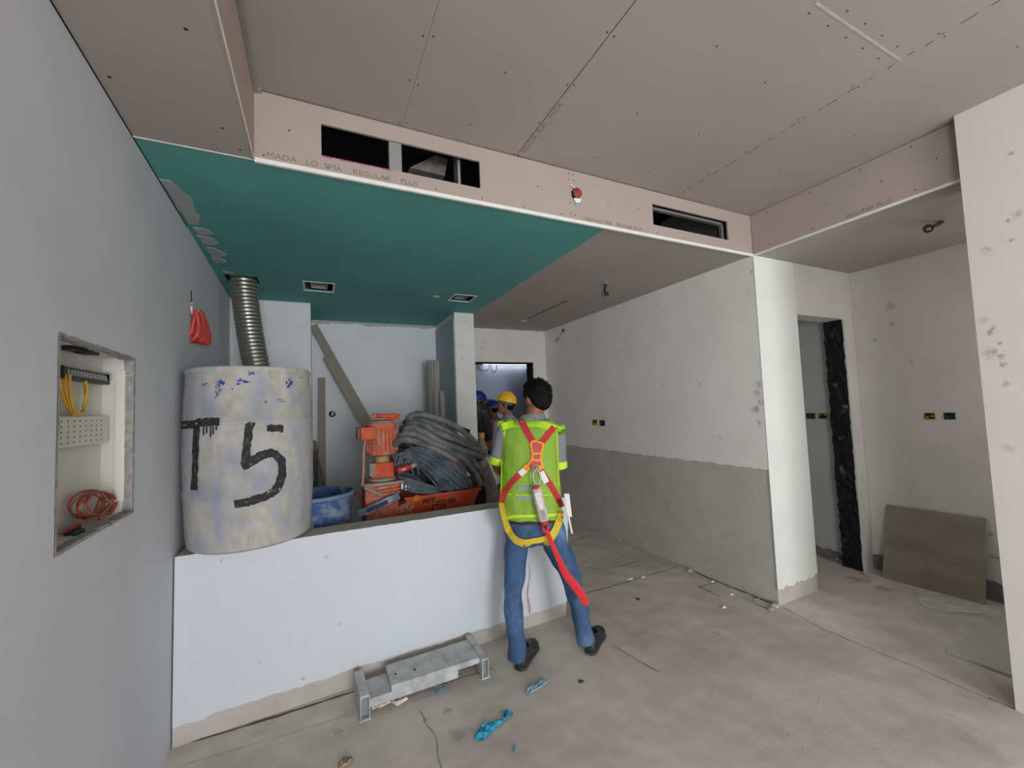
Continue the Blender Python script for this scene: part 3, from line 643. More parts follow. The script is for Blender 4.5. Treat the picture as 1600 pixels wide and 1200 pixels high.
# ------------------------------------------------------------------ planks
wood = mat('cement_greyed_plank', srgb(140, 134, 122), .8, .08, 8, stretch=(6, 6, .8), detail=6)
wood2 = mat('dusty_aluminium_profile', srgb(150, 146, 136), .6, .08, 8)
def plank(name, label, p0, p1, wv, tv, m, grp=None):
    """a board from p0 to p1; wv, tv half width and half thickness vectors"""
    p0, p1 = V(p0), V(p1); wv, tv = V(wv), V(tv)
    mb = MB(); mb.hexa([p0-wv-tv, p0+wv-tv, p0+wv+tv, p0-wv+tv, p1-wv-tv, p1+wv-tv, p1+wv+tv, p1-wv+tv])
    return tag(mb.build(name, m, None, False, .003), label, 'plank', grp)
a, b = at(489, 508, 'y', 5.30), at(592, 690, 'y', 5.12); d = (b-a).normalized(); n_ = d.cross(V((0, 1, 0))).normalized()
plank('plank', 'long grey plank slanting down the rear wall, its top end highest', a, a.lerp(b, .62), n_*.045, V((0, .014, 0)), wood)
a, b = at(513, 556, 'y', 5.22), at(604, 715, 'y', 4.98); d = (b-a).normalized(); n_ = d.cross(V((0, 1, 0))).normalized()
ex = d*.9
plank('plank', 'wider grey plank slanting behind the orange pump, lying over the longer one', a, V((b.x, b.y, b.z))+ex*.9, n_*.062, V((0, .016, 0)), wood)
a = at(503, 590, 'y', 5.27); a2 = V((a.x-.02, 4.98, 0))
plank('plank', 'upright grey plank leaning on the rear wall behind the blue tub', a2, a, (.036, 0, 0), (0, .016, 0), wood)
a = at(492, 700, 'y', 5.30)
plank('plank', 'short dark plank at the wall between the tall drum and upright plank', (a.x-.02, 5.12, 0), a, (.035, 0, 0), (0, .014, 0), mat('dark_wet_plank', srgb(100, 97, 92), .8, .1, 8, stretch=(6, 6, 1)))
a = at(490, 692, 'y', 4.9); b = at(511, 772, 'y', 4.55)
st_ = thing('broom', 'thin wooden stick with a taped head leaning behind the blue tub', 'broom', (b.x, b.y, 0))
bb = a.lerp(b, 2.05)
MB().tube([bb, a], .012, 8).build('handle', mat('brown_wood', srgb(140, 112, 88), .7, .15, 20), st_, 'all')
MB().tube([a.lerp(b, -.02), a.lerp(b, .17)], .03, 8).build('taped_head', mat('taped_wood', srgb(128, 112, 96), .8, .2, 30), st_)
for i, (px, py, lab, dy, wd_, mm) in enumerate([(671, 563, 'tallest left one of the grey profiles leaning by the column', 0, .026, wood), (681, 563, 'tall front one of the grey profiles leaning by the column', -.07, .034, wood2), (690, 611, 'shortest grey profile leaning beside the column', -.15, .026, wood2)]):
    a = at(px, py, 'y', 4.98+dy*1.2)
    plank('plank', lab, (a.x-.03, 4.80+dy*1.2, 0), a, (wd_, 0, 0), (0, .02, 0), mm, None)
# round box in the rear wall
rb = thing('round_wall_box', 'small round electrical box set in the rear wall right of the upright plank', 'socket box', (.16, YF, 1.598))
c = at(519, 647, 'y', YF)
MB().lathe([(.034, 0), (.036, .006), (.030, .008), (.028, -.03), (0, -.03)], c, 20, (0, -1, 0)).build('box', gap, rb, True)
mb = MB(); mb.obox(c+V((.004, -.009, .012)), (.016, 0, .006), (0, .004, 0), (-.002, 0, .007)); mb.obox(c+V((.002, -.009, -.010)), (.016, 0, .006), (0, .004, 0), (-.002, 0, .006)); mb.build('clips', bead, rb)
# ------------------------------------------------------------------ mixing pump
om = mat('dusty_orange_paint', srgb(196, 92, 62), .75, .16, 18, col2=srgb(176, 134, 116), mixlo=.44, mixhi=.62, mscale=20, bump=.2, bscale=50)
om2 = mat('bright_orange_paint', srgb(204, 82, 46), .65, .14, 14, col2=srgb(172, 104, 80), mixlo=.5, mixhi=.68, mscale=14, bump=.1)
cem = mat('cement_dust', srgb(150, 138, 124), .95, .2, 20, bump=.3)
MP = thing('mixing_pump', 'orange plaster mixing pump with an upright motor behind the low wall', 'mixing pump', (.75, 3.45, 0))
MX, MY = .455, 3.36
mb = MB()
mb.lathe([(.09, 1.262), (.112, 1.272), (.112, 1.29), (.104, 1.30), (.104, 1.455), (.110, 1.46), (.113, 1.475), (.113, 1.50), (.104, 1.515), (.07, 1.52), (0, 1.52)], (MX, MY, 0), 32)
mot = mb.build('motor', om, MP, True)
for i in range(22):
    t = i/22*2*math.pi
    MB().obox((MX+.11*math.cos(t), MY+.109*math.sin(t), 1.378), (.012*math.cos(t), .012*math.sin(t), 0), (-.0028*math.sin(t), .0028*math.cos(t), 0), (0, 0, .082)).build('cooling_fin', om, mot)
MB().box((MX-.165, MY-.125, 1.395), (MX-.055, MY+.0, 1.49)).build('terminal_box', om2, MP, False, .006)
MB().box((MX-.19, MY-.11, 1.40), (MX-.162, MY-.02, 1.488)).build('plug_cover', mat('grey_red_cover', srgb(120, 84, 78), .7, .1, 20), MP, False, .006)
MB().lathe([(.095, 1.512), (.09, 1.528), (.06, 1.538), (0, 1.54)], (MX, MY, 0), 24).build('dust_cap', cem, MP, True)
MB().lathe([(.07, 1.205), (.056, 1.215), (.056, 1.255), (.095, 1.264)], (MX, MY, 0), 24).build('neck', mat('tan_flange', srgb(176, 140, 108), .8, .15, 20), MP, True)
gb = MB().obox((MX+.012, MY, 1.15), (.082, -.02, 0), (.02, .075, 0), (0, 0, .06)).build('gearbox', om2, MP, False, .012)
MB().obox((MX-.075, MY-.03, 1.16), (.022, -.004, 0), (.004, .03, 0), (0, 0, .05)).build('gearbox_clamp', cem, MP, False, .004)
MB().lathe([(.1, 1.065), (.115, 1.075), (.115, 1.088), (.09, 1.10)], (MX, MY, 0), 28).build('flange', cem, MP, True)
# tilting tube and its housing
MB().box((MX-.145, MY-.13, .55), (MX+.10, MY+.12, 1.06)).build('mixing_tube', om, MP, False, .02)
MB().box((MX-.155, MY-.14, 1.045), (MX+.145, MY+.13, 1.07)).build('tube_lid', cem, MP, False, .006)
for i in range(3): MB().obox((MX+.02, MY-.145, .985+i*.026), (.085, 0, .004), (0, .012, 0), (0, 0, .008)).build('hinge_bar', om, MP, False, .003)
MB().tube(catmull([(MX-.15, MY-.14, 1.05), (MX-.10, MY-.155, 1.02), (MX-.05, MY-.16, .99), (MX-.02, MY-.16, .985)], 4), .012, 8).build('clamp_lever', cem, MP, 'all')
MB().tube(catmull([(MX-.13, MY-.08, 1.40), (MX-.145, MY-.10, 1.30), (MX-.15, MY-.11, 1.18), (MX-.16, MY-.12, 1.06)], 5), .010, 8).build('cable', mat('pinkish_cable', srgb(176, 130, 118), .7, .2, 20), MP, 'all')
# hopper: sloping front panel
HY = 3.24
t0, t1 = at(634, 779, 'y', HY), at(749, 762, 'y', HY)
t0.z = t1.z = .925
hop = MB().hexa([(.62, HY+.16, .42), (1.06, HY+.16, .42), (1.06, 3.72, .42), (.62, 3.72, .42), (t0.x, HY, .925), (t1.x+.004, HY, .925), (t1.x+.004, 3.80, .925), (t0.x, 3.80, .925)]).build('hopper', om2, MP, False, .006)
mb = MB(); mb.box((t0.x-.012, HY-.012, .918), (t1.x+.012, HY+.006, .934)); mb.box((t1.x-.004, HY, .918), (t1.x+.014, 3.8, .934)); mb.build('hopper_rim', om2, MP, False, .003)
MB().hexa([(MX-.13, MY-.15, .5), (.64, HY+.1, .5), (.64, HY+.2, .5), (MX-.13, MY, .5), (MX-.12, MY-.13, .80), (.655, HY+.004, .905), (.655, HY+.1, .905), (MX-.12, MY, .80)]).build('front_gusset', om, MP, False, .008)
MB().obox((.60, HY-.0, .80), (.06, .0, .075), (.0, .02, .0), (-.012, 0, .012)).build('gusset_rib', om, MP, False, .003)
MB().obox((.655, HY+.01, .80), (.055, .0, -.075), (.0, .02, .0), (.012, 0, .012)).build('gusset_rib', om, MP, False, .003)
ylm = mat('yellow_sticker', srgb(226, 140, 44), .6, .1, 20)
fn = V((0, -.505, -.16)).normalized(); uz_ = V((0, -.16, .505)).normalized(); ux_ = V((1, 0, 0))
def onhop(px, py, lift=.004):
    n0 = V((t0.x, HY, .925)); d = ray(px, py); return CP+d*((n0-CP).dot(fn)/d.dot(fn))+fn*lift
c = onhop(651, 778); MB().prism([c+ux_*.03*math.cos(k*.52)+uz_*.026*math.sin(k*.52) for k in range(12)], fn*.001).build('sticker', ylm, MP)
text('PFT', .062, blk, MP, onhop(660, 788), ux_+V((0, 0, .02)), uz_, 'maker_letters', squash=1.05, bold=.0022)
text('G5', .052, blk, MP, onhop(698, 785.5), ux_, uz_, 'maker_letters', squash=1.1, bold=.0018)
def bar(p, q, w_=.005):
    p, q = V(p), V(q); d = (q-p).normalized(); s_ = d.cross(fn).normalized()*w_; return [p-s_, q-s_, q+s_, p+s_]
mb = MB()
for p, q in [((682, 783), (695, 781)), ((695, 781), (694, 796)), ((676, 789), (690, 787)), ((676, 789), (675, 800)), ((690, 787), (689, 796))]:
    mb.prism(bar(onhop(*p), onhop(*q)), fn*.001)
mb.build('maker_emblem', blk, MP)
mb = MB()
for x in (.59, 1.08):
    for y in (3.42, 3.74): mb.box((x-.02, y-.02, .10), (x+.02, y+.02, .55))
mb.box((.30, 3.40, .10), (1.10, 3.44, .14)); mb.box((.30, 3.72, .10), (1.10, 3.76, .14)); mb.build('frame', om, MP)
for x in (.36, 1.05):
    for y in (3.36, 3.80): MB().lathe([(.03, -.025), (.1, -.025), (.1, .025), (.03, .025)], (x, y, .10), 20, (0, 1, 0)).build('wheel', blackp, MP, True)
MB().box((MX-.12, MY-.10, .12), (MX+.08, MY+.1, .56)).build('pump_stand', om, MP)
# clips on the rim
for i, (px, py) in enumerate([(628, 760), (634, 762), (639, 757), (641, 764)]):
    c = at(px, py, 'y', HY-.01); MB().obox(c, (.008, 0, .0), (0, .008, 0), (.0, 0, .02)).build('rim_clip', galv, MP, False, .002)
for py in (757, 765):
    c = at(644, py, 'y', HY-.02); MB().tube([c+V((.015*math.cos(k*.6), 0, .013*math.sin(k*.6))) for k in range(11)], .004, 6, closed=True).build('rim_ring', galv, MP)
# orange handle lying on the motor
oh = thing('hose_coupling', 'small orange lever coupling lying on top of the pump motor', 'coupling', (MX, MY, 1.59))
ho = mat('orange_red_handle', srgb(204, 84, 50), .5, .12, 20)
a, b = at(589, 650, 'y', MY-.04), at(624, 650, 'y', MY-.04)
zz = V((0, 0, -.004))
MB().tube([a, a.lerp(b, .35), a.lerp(b, .55), b], [.018, .014, .018, .012], 10).build('grip', ho, oh, 'all')
MB().tube([a+V((-.018, 0, .0))+V((.020*math.cos(k*.6), 0, .018*math.sin(k*.6))) for k in range(11)], .007, 7, closed=True).build('ring', ho, oh, 'all')
MB().tube([a.lerp(b, .7)+V((.05*math.cos(k*.45), 0, .014*math.sin(k*.45))) for k in range(14)], .007, 7, closed=True).build('lever_loop', ho, oh, 'all')
MB().hexa([V(p) for p in [(MX+.0, MY-.03, 1.532), (MX+.085, MY-.03, 1.526), (MX+.085, MY+.02, 1.526), (MX, MY+.02, 1.532)]]+[a.lerp(b, .55)+V((0, -.01, -.01)), b+V((0, -.01, -.008)), b+V((0, .01, -.008)), a.lerp(b, .55)+V((0, .01, -.01))]).build('clamp_body', ho, oh, False, .004)
# grey cowl behind
gc = thing('grey_hose_end', 'pale grey pipe end poking up between pump motor and thick hoses', 'pipe', (.62, 3.56, 1.2))
a = at(630, 662, 'y', 3.56); b = at(628, 720, 'y', 3.62)
MB().tube([b+V((0, 0, -.65)), b, a.lerp(b, .3), a+V((0, 0, -.02))], .035, 14).build('pipe', mat('pale_pvc', srgb(150, 152, 146), .6, .1, 20), gc, 'all')
MB().tube([a+V((-.03, -.03, -.01)), a+V((.035, -.05, .015))], .026, 12).build('elbow', mat('pale_pvc_end', srgb(176, 178, 172), .6, .1, 20), gc, 'all')
MB().lathe([(.018, 0), (.018, .002)], a+V((.035, -.05, .015)), 12, V((.65, -.2, .25))).build('mouth', gap, gc)
# ------------------------------------------------------------------ hoses and cables heaped in the hopper
hose_m = mat('dusty_grey_rubber', srgb(116, 117, 114), .8, .2, 26, col2=srgb(76, 79, 82), mixlo=.42, mixhi=.64, mscale=9, bump=.2)
cable_m = mat('dusty_blue_grey_cable', srgb(92, 101, 110), .7, .2, 22, col2=srgb(62, 70, 80), mixlo=.45, mixhi=.65, mscale=8)
hz = thing('thick_hose_coil', 'coil of thick dusty grey rubber hose heaped on the orange hopper', 'hose', (.95, 3.5, 1.0))
R = random.Random(31)
# each turn is drawn through points measured on the heap: front run, right bend, back run, left bend
turns = [   # (front run in the photo, depth of the run)
    ([(637, 657), (644, 649), (662, 648), (686, 655), (712, 666), (734, 683), (745, 695)], 3.42),
    ([(641, 661), (651, 656), (668, 660), (690, 670), (712, 681), (732, 691), (748, 701)], 3.43),
    ([(638, 664), (648, 661), (664, 665), (684, 676), (710, 687), (737, 698), (755, 707)], 3.36),
    ([(632, 672), (642, 668), (656, 672), (676, 683), (698, 694), (724, 704), (750, 713)], 3.31),
    ([(624, 683), (634, 677), (650, 679), (668, 689), (690, 698), (714, 708), (738, 718)], 3.31),
    ([(618, 693), (628, 687), (642, 688), (658, 693), (682, 703), (703, 714), (718, 726), (724, 738)], 3.27),
    ([(668, 701), (700, 713), (722, 724), (738, 738), (743, 752)], 3.40),
    ([(690, 703), (720, 712), (742, 724), (753, 738), (752, 752)], 3.44),
    ([(664, 699), (690, 703), (714, 711), (733, 726), (744, 742), (748, 755)], 3.33),
]
for k, (tr, yb_) in enumerate(turns):
    n = len(tr); fr_ = []
    for i, (px, py) in enumerate(tr):
        u = i/(n-1); fr_.append(at(px, py, 'y', yb_-.07*math.sin(math.pi*u)+.03*u))
    L0, R0 = fr_[0], fr_[-1]
    bk = [R0+V((.02, .10, -.02)), R0+V((-.10, .28, .02)), R0.lerp(L0, .5)+V((0, .36, -.02)), L0+V((.12, .30, -.05)), L0+V((.01, .13, -.025))]
    mb = MB(); mb.tube(catmull(fr_+bk, 5, closed=True), [.0255, .024, .027, .0275, .0265, .026, .028, .028, .027][k], 12, closed=True)
    mb.build('hose_turn', hose_m, hz, 'all')
a = at(652, 646, 'y', 3.42)
MB().tube(catmull([a+V((-.03, .02, -.06)), a+V((-.03, 0, -.01)), a+V((.0, -.02, .01)), a+V((.04, .0, -.02)), a+V((.06, .03, -.08))], 4), .017, 9).build('hose_tail', hose_m, hz, 'all')
a = at(728, 673, 'y', 3.40); MB().obox(a, (.03, 0, -.012), (0, .02, 0), (.006, 0, .018)).build('hose_clamp', gap, hz, False, .004)
cz = thing('cable_bundle', 'bundle of thin blue grey cable turns hanging over the hopper front', 'cable', (.85, 3.3, .95))
def lp(a, b, u): return (a[0]+(b[0]-a[0])*u+R.uniform(-1.3, 1.3), a[1]+(b[1]-a[1])*u+R.uniform(-1.3, 1.3))
for k in range(15):
    u = k/14; dy = -.012*(k % 3)
    pts = [at(*lp((621, 729), (629, 708), u), 'y', 3.27), at(*lp((630, 714), (650, 699), u), 'y', 3.235+dy), at(*lp((650, 726), (682, 709), u), 'y', 3.225+dy), at(*lp((671, 744), (714, 731), u), 'y', 3.205+dy), at(*lp((688, 762), (736, 752), u), 'y', 3.215+dy), at(*lp((704, 766), (733, 761), u), 'y', 3.25)]
    pts += [pts[-1]+V((.0, .10, .03)), pts[2]+V((.05, .22, .0)), pts[0]+V((.03, .14, .0))]
    mb = MB(); mb.tube(catmull(pts, 5, closed=True), .0088, 8, closed=True); mb.build('cable_turn', cable_m, cz, 'all')
for k in range(9):
    u = k/8
    pts = [at(*lp((624, 744), (628, 758), u), 'y', 3.25), at(*lp((645, 751), (646, 767), u), 'y', 3.225-.008*(k % 3)), at(*lp((668, 757), (666, 770), u), 'y', 3.225-.008*(k % 3)), at(*lp((688, 763), (688, 768), u), 'y', 3.25)]
    pts += [pts[3]+V((-.05, .2, .01)), pts[1]+V((0, .2, .03)), pts[0]+V((-.0, .1, .02))]
    mb = MB(); mb.tube(catmull(pts, 5, closed=True), .0085, 8, closed=True); mb.build('cable_turn', cable_m, cz, 'all')
for k in range(6):
    pts = [at(618+5*k, 736, 'y', 3.27), at(618+6*k, 718-2*k, 'y', 3.24), at(628+8*k, 708, 'y', 3.235), at(640+9*k, 724, 'y', 3.24), at(646+9*k, 742, 'y', 3.28)]
    MB().tube(catmull(pts, 5), .009, 8).build('cable_turn', cable_m, cz, 'all')
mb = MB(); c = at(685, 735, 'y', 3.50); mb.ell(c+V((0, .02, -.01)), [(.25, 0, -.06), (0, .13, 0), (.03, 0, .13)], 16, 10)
mb.build('shade_core', mat('cable_gap_shade', srgb(52, 56, 60), .8, .3, 20), cz, 'all')  # plain dark core, paints the shade between the cable turns
redc = mat('red_industrial_plug', srgb(186, 52, 66), .45, .12, 30, spec=.5)
def plug(p, q, label):
    t = thing('power_plug', label, 'plug', p); p, q = V(p), V(q); d = q-p
    MB().tube([p, p+d*.18, p+d*.2, p+d*.62, p+d*.64, p+d*.72], [.030, .030, .026, .024, .019, .017], 14).build('plug_body', redc, t, 'all')
    MB().tube([p+d*.72, p+d*.8, p+d], [.018, .021, .017], 12).build('cable_gland', mat('clear_grey_gland', srgb(160, 140, 140), .4, .1, 20), t, 'all')
    MB().obox(p+d*.3+V((0, -.026, .002)), d*.12, (0, .003, 0), (0, 0, .009)).build('label_patch', mat('pink_worn_label', srgb(214, 150, 156), .6, .1, 20), t)
plug(at(621, 736, 'y', 3.19), at(650, 726, 'y', 3.205), 'red power plug lying on the thin cables beside the pump gearbox')
plug(at(704, 722, 'y', 3.24), at(722, 738, 'y', 3.30), 'dark red power plug half buried under the thick hose turns')
# scraper lying before the pump
scr = thing('plastering_trowel', 'blue grey plastering blade lying aslant below the pump tube', 'trowel', at(600, 792, 'y', 3.14))
a, b = at(560, 804, 'y', 3.16), at(624, 774, 'y', 3.16); d = (b-a).normalized(); nn = d.cross(V((0, 1, 0))).normalized()
MB().obox((a+b)/2, d*((b-a).length/2), (0, .006, 0), nn*.027).build('blade', mat('blue_grey_steel', srgb(84, 96, 122), .5, .25, 8, col2=srgb(160, 168, 184), mixlo=.5, mixhi=.6, mscale=7), scr, False, .003)
MB().tube([a.lerp(b, .2)+V((0, -.03, 0)), a.lerp(b, .7)+V((0, -.03, 0))], .013, 8).build('handle', mat('blue_handle', srgb(60, 72, 104), .6, .1, 10), scr, 'all')
# red hose at the back, left of pump
rh = MB().tube(catmull([at(540, 772, 'y', 3.7), at(556, 770, 'y', 3.55), at(566, 783, 'y', 3.45), at(568, 800, 'y', 3.4), V((.33, 3.36, .3)), V((.20, 3.62, .012)), V((.1, 3.9, .012))], 6), .014, 8).build('water_hose', mat('pale_red_hose', srgb(170, 104, 88), .7, .15, 20), None, 'all')
tag(rh, 'pale red water hose curling between the blue tub and the pump', 'hose')
# black drum, bottle, sack right of the pump
bd = thing('black_bucket', 'tall black bucket standing right of the orange hopper', 'bucket', (1.36, 3.62, 0))
MB().lathe([(0, 0), (.13, 0), (.14, .02), (.145, .86), (.155, .87), (.155, .90), (.145, .905), (.135, .9), (.13, .8), (0, .8)], (1.40, 3.52, 0), 32, cap=False).build('bucket_body', mat('grimy_black_plastic', srgb(44, 42, 44), .6, .2, 10, col2=srgb(80, 76, 74), mixlo=.55, mixhi=.7, mscale=6), bd, True)
MB().lathe([(.156, .872), (.16, .876), (.16, .896), (.156, .9)], (1.40, 3.52, 0), 32, cap=False).build('bucket_rim', blackp, bd, True)
MB().lathe([(0, .885), (.138, .885), (.138, .895), (0, .895)], (1.40, 3.52, 0), 32).build('bucket_lid', blackp, bd)
bo = thing('jerry_bottle', 'dusty clear plastic bottle with yellow cap behind the thick hoses', 'bottle', (1.37, 3.52, .896))
c = at(752.5, 690, 'y', 3.52); cx, cy = c.x, c.y
MB().lathe([(0, 0), (.05, 0), (.054, .01), (.054, .30), (.050, .34), (.030, .385), (.024, .40), (.024, .435)], (cx, cy, .896), 24).build('bottle_body', mat('dusty_amber_plastic', srgb(150, 140, 126), .5, .15, 14), bo, True)
MB().lathe([(.030, .43), (.030, .475), (0, .477)], (cx, cy, .896), 20).build('cap', mat('yellow_cap', srgb(210, 160, 84), .5, .05, 10), bo, True)
sk = thing('dusty_sack', 'crumpled dusty grey sack heaped behind the low wall beside the man', 'sack', (1.27, 3.05, 0))
from mathutils import noise as NZ
skm = mat('dusty_sackcloth', srgb(140, 135, 126), .9, .2, 12, col2=srgb(104, 100, 94), mixlo=.45, mixhi=.6, mscale=7, bump=.4)
def lump(name, pts, m, parent, vox=.012, nz=.02):
    mb = MB()
    for c, ax in pts: mb.ell(c, ax, 14, 10)
    return remesh(mb, name, m, parent, vox, 4, nz)
lump('sack_body', [((1.235, 3.02, 1.03), [(.05, 0, .02), (0, .08, 0), (-.015, 0, .14)]), ((1.255, 3.02, .84), [(.07, 0, 0), (0, .08, 0), (0, 0, .13)]), ((1.335, 3.0, .70), [(.07, 0, 0), (0, .08, 0), (0, 0, .10)]), ((1.27, 3.04, .55), [(.10, 0, 0), (0, .1, 0), (0, 0, .14)]), ((1.27, 3.06, .28), [(.13, 0, 0), (0, .12, 0), (0, 0, .28)])], skm, sk)
# ------------------------------------------------------------------ people
skin = mat('brown_skin', srgb(138, 92, 70), .55, .08, 12, spec=.4)
skin_d = mat('darker_brown_skin', srgb(112, 76, 60), .55, .08, 12, spec=.4)
hairm = mat('black_hair', srgb(17, 15, 15), .75, .3, 60, spec=.15)
shirt_g = mat('grey_work_shirt', srgb(128, 130, 138), .85, .08, 16, bump=.15, bscale=24)
shirt_d = mat('dark_grey_shirt', srgb(86, 88, 94), .85, .1, 14, bump=.15)
vest_m = mat('lime_green_mesh', srgb(140, 176, 66), .7, .05, 40, bump=.1, bscale=200)
band_m = mat('fluorescent_yellow_band', srgb(192, 232, 60), .6, .04, 20)
silver = mat('grey_reflective_tape', srgb(150, 158, 150), .45, .06, 10)
orange_v = mat('orange_vest', srgb(226, 84, 44), .7, .08, 14)
jean = mat('blue_denim', srgb(64, 90, 126), .85, .14, 9, detail=6, bump=.5, bscale=16, col2=srgb(104, 130, 162), mixlo=.48, mixhi=.72, mscale=4.5, stretch=(1, 1, .6))
dkt = mat('dark_trousers', srgb(52, 54, 62), .85, .1, 10)
bootm = mat('black_leather_boot', srgb(40, 41, 44), .55, .2, 14, spec=.45, col2=srgb(78, 77, 76), mixlo=.52, mixhi=.72, mscale=22)
solem = mat('dusty_black_sole', srgb(70, 70, 72), .8, .2, 14)
eyew = mat('eye_white', srgb(220, 215, 208), .3, .02, 10)
eyeb = mat('eye_dark', srgb(30, 22, 18), .3, .02, 10)
lipm2 = mat('lip', srgb(120, 72, 64), .5, .05, 10)
Z3 = V((0, 0, 1))
def hand(mb, wr, d, palm_n, sc=1., curl=.5):
    """palm, four fingers and a thumb, added to a body source mesh. d: direction wrist->knuckles, palm_n: towards the palm"""
    d = V(d).normalized(); pn = V(palm_n); pn = (pn-d*pn.dot(d)).normalized(); s_ = d.cross(pn).normalized()
    wr = V(wr)
    mb.loft([(wr-d*.01, s_, pn, .027*sc, .022*sc), (wr+d*.03*sc, s_, pn, .036*sc, .017*sc), (wr+d*.07*sc, s_, pn, .041*sc, .015*sc), (wr+d*.092*sc, s_, pn, .040*sc, .013*sc)], 12)
    for i, (o, l) in enumerate([(-.029, .066), (-.010, .076), (.010, .072), (.029, .056)]):
        b = wr+d*.085*sc+s_*o*sc; p = [b]; a = curl*.5
        for k, f in enumerate((.45, .3, .25)):
            a2 = a*(k+1); p.append(p[-1]+(d*math.cos(a2)+pn*math.sin(a2))*l*f*sc)
        mb.tube([wr+d*.05*sc+s_*o*.8*sc]+p, [.0085*sc, .0095*sc, .009*sc, .0085*sc, .0065*sc], 8)
    b = wr+d*.025*sc-s_*.028*sc
    mb.tube([b, b+(d*.6-s_*.7+pn*.3).normalized()*.035*sc, b+(d*.8-s_*.5+pn*.4).normalized()*.062*sc, b+(d*.95-s_*.2+pn*.5).normalized()*.085*sc], [.012*sc, .0115*sc, .010*sc, .0075*sc], 8)
def head_src(mb, c, f, r, u, sc=1.):
    """skull, jaw, nose, ears, brow; c = head centre, f/r/u = facing, right, up"""
    def P(x, y, z): return c+r*(x*sc)+f*(y*sc)+u*(z*sc)
    mb.ell(P(0, -.012, .03), [r*.077*sc, f*.098*sc, u*.092*sc], 20, 14)
    mb.ell(P(0, .02, -.04), [r*.062*sc, f*.072*sc, u*.082*sc], 18, 12)
    mb.ell(P(0, .062, -.092), [r*.026*sc, f*.024*sc, u*.024*sc], 12, 8)
    mb.ell(P(0, .082, .022), [r*.045*sc, f*.015*sc, u*.012*sc], 12, 8)
    mb.loft([(P(0, .082, .012), r, f, .009*sc, .012*sc), (P(0, .098, -.015), r, f, .012*sc, .014*sc), (P(0, .103, -.032), r, f, .017*sc, .013*sc), (P(0, .092, -.042), r, f, .012*sc, .01*sc)], 10)
    for s_ in (-1, 1):
        mb.ell(P(.040*s_, .062, -.02), [r*.024*sc, f*.022*sc, u*.024*sc], 10, 8)
        mb.ell(P(.077*s_, -.012, -.008), [r*.012*sc, f*.021*sc, u*.034*sc], 10, 8)
    mb.ell(P(0, .084, -.060), [r*.024*sc, f*.012*sc, u*.009*sc], 10, 8)
def face_parts(c, f, r, u, par, sc=1.):
    def P(x, y, z): return c+r*(x*sc)+f*(y*sc)+u*(z*sc)
    for s_ in (-1, 1):
        e = MB().ell(P(.031*s_, .075, .003), [r*.0135*sc, f*.011*sc, u*.009*sc], 10, 8).build('eye', eyew, par, 'all')
        MB().ell(P(.031*s_, .0845, .003), [r*.006*sc, f*.003*sc, u*.006*sc], 8, 6).build('iris', eyeb, e, 'all')
        MB().tube([P(.012*s_, .093, .022), P(.030*s_, .095, .028), P(.050*s_, .080, .021)], [.003*sc, .004*sc, .002*sc], 6).build('eyebrow', hairm, par, 'all')
    MB().ell(P(0, .094, -.058), [r*.021*sc, f*.005*sc, u*.007*sc], 10, 6).build('lips', lipm2, par, 'all')
def shoe(heel, toe, name, par, lift=0., toelift=0., sc=1.):
    h, t = V(heel), V(toe); d = (t-h); L_ = d.length; d.normalize(); s_ = V((d.y, -d.x, 0)).normalized()
    secs = []; sole = []
    for u, wd_, ht_ in [(0.0, .028, .045), (.06, .036, .085), (.2, .040, .108), (.34, .040, .105), (.45, .042, .082), (.6, .049, .066), (.75, .052, .058), (.88, .047, .05), (.96, .034, .042), (1.0, .018, .032)]:
        z0 = lift+(toelift-lift)*u
        c = h+d*(L_*u); secs.append((V((c.x, c.y, z0+.012+ht_*.5)), s_, Z3, wd_, ht_*.5))
        sole.append((V((c.x, c.y, z0+.011)), s_, Z3, wd_+.005, .0105))
    o = MB().loft(secs, 16).build(name, bootm, par, 'all')
    MB().loft(sole, 12).build('sole', solem, o, 'all')
    c = h+d*(L_*.2); MB().lathe([(.04, lift+.095), (.044, lift+.10), (.046, lift+.118), (.042, lift+.122)], (c.x, c.y, .005), 16, cap=False).build('collar', mat('padded_collar_'+str(len(MATS)), srgb(40, 40, 44), .8, .1, 20), o, True)
    for k in range(4):
        q = h+d*(L_*(.42+.07*k)); z = lift+.012+.098-.014*k
        MB().tube([V((q.x, q.y, z))-s_*.022, V((q.x, q.y, z+.008)), V((q.x, q.y, z))+s_*.022], .0032, 6).build('lace', solem, o, 'all')
    return o
def helmet(c, f, r, u, m, par, sc=1.):
    def P(x, y, z): return c+r*(x*sc)+f*(y*sc)+u*(z*sc)
    secs = []
    for i in range(10):
        t = i/9*math.pi/2*.98
        secs.append((P(0, -.006, .030+.118*math.sin(t)), r, f, .100*sc*math.cos(t)**.75+.001, .124*sc*math.cos(t)**.75+.001))
    o = MB().loft(secs, 28).build('helmet', m, par, True)
    MB().loft([(P(0, -.006, .027), r, f, .108*sc, .132*sc), (P(0, -.006, .034), r, f, .103*sc, .127*sc)], 28).build('brim', m, o, True)
    MB().loft([(P(0, .10, .032), r, f, .070*sc, .012*sc), (P(0, .135, .027), r, f, .066*sc, .012*sc), (P(0, .165, .020), r, f, .045*sc, .006*sc)], 16).build('peak', m, o, True)
    for x in (-.03, 0, .03):
        MB().tube([P(x, .085, .105), P(x, .03, .146), P(x, -.04, .148), P(x, -.10, .105)], .007*sc, 8).build('ridge', m, o, 'all')
    MB().loft([(P(0, -.01, -.004), r, f, .086*sc, .106*sc), (P(0, -.01, .026), r, f, .088*sc, .108*sc)], 24).build('headband', mat('grey_headband_'+str(len(MATS)), srgb(96, 98, 98), .7, .1, 20), o, True)
    return o
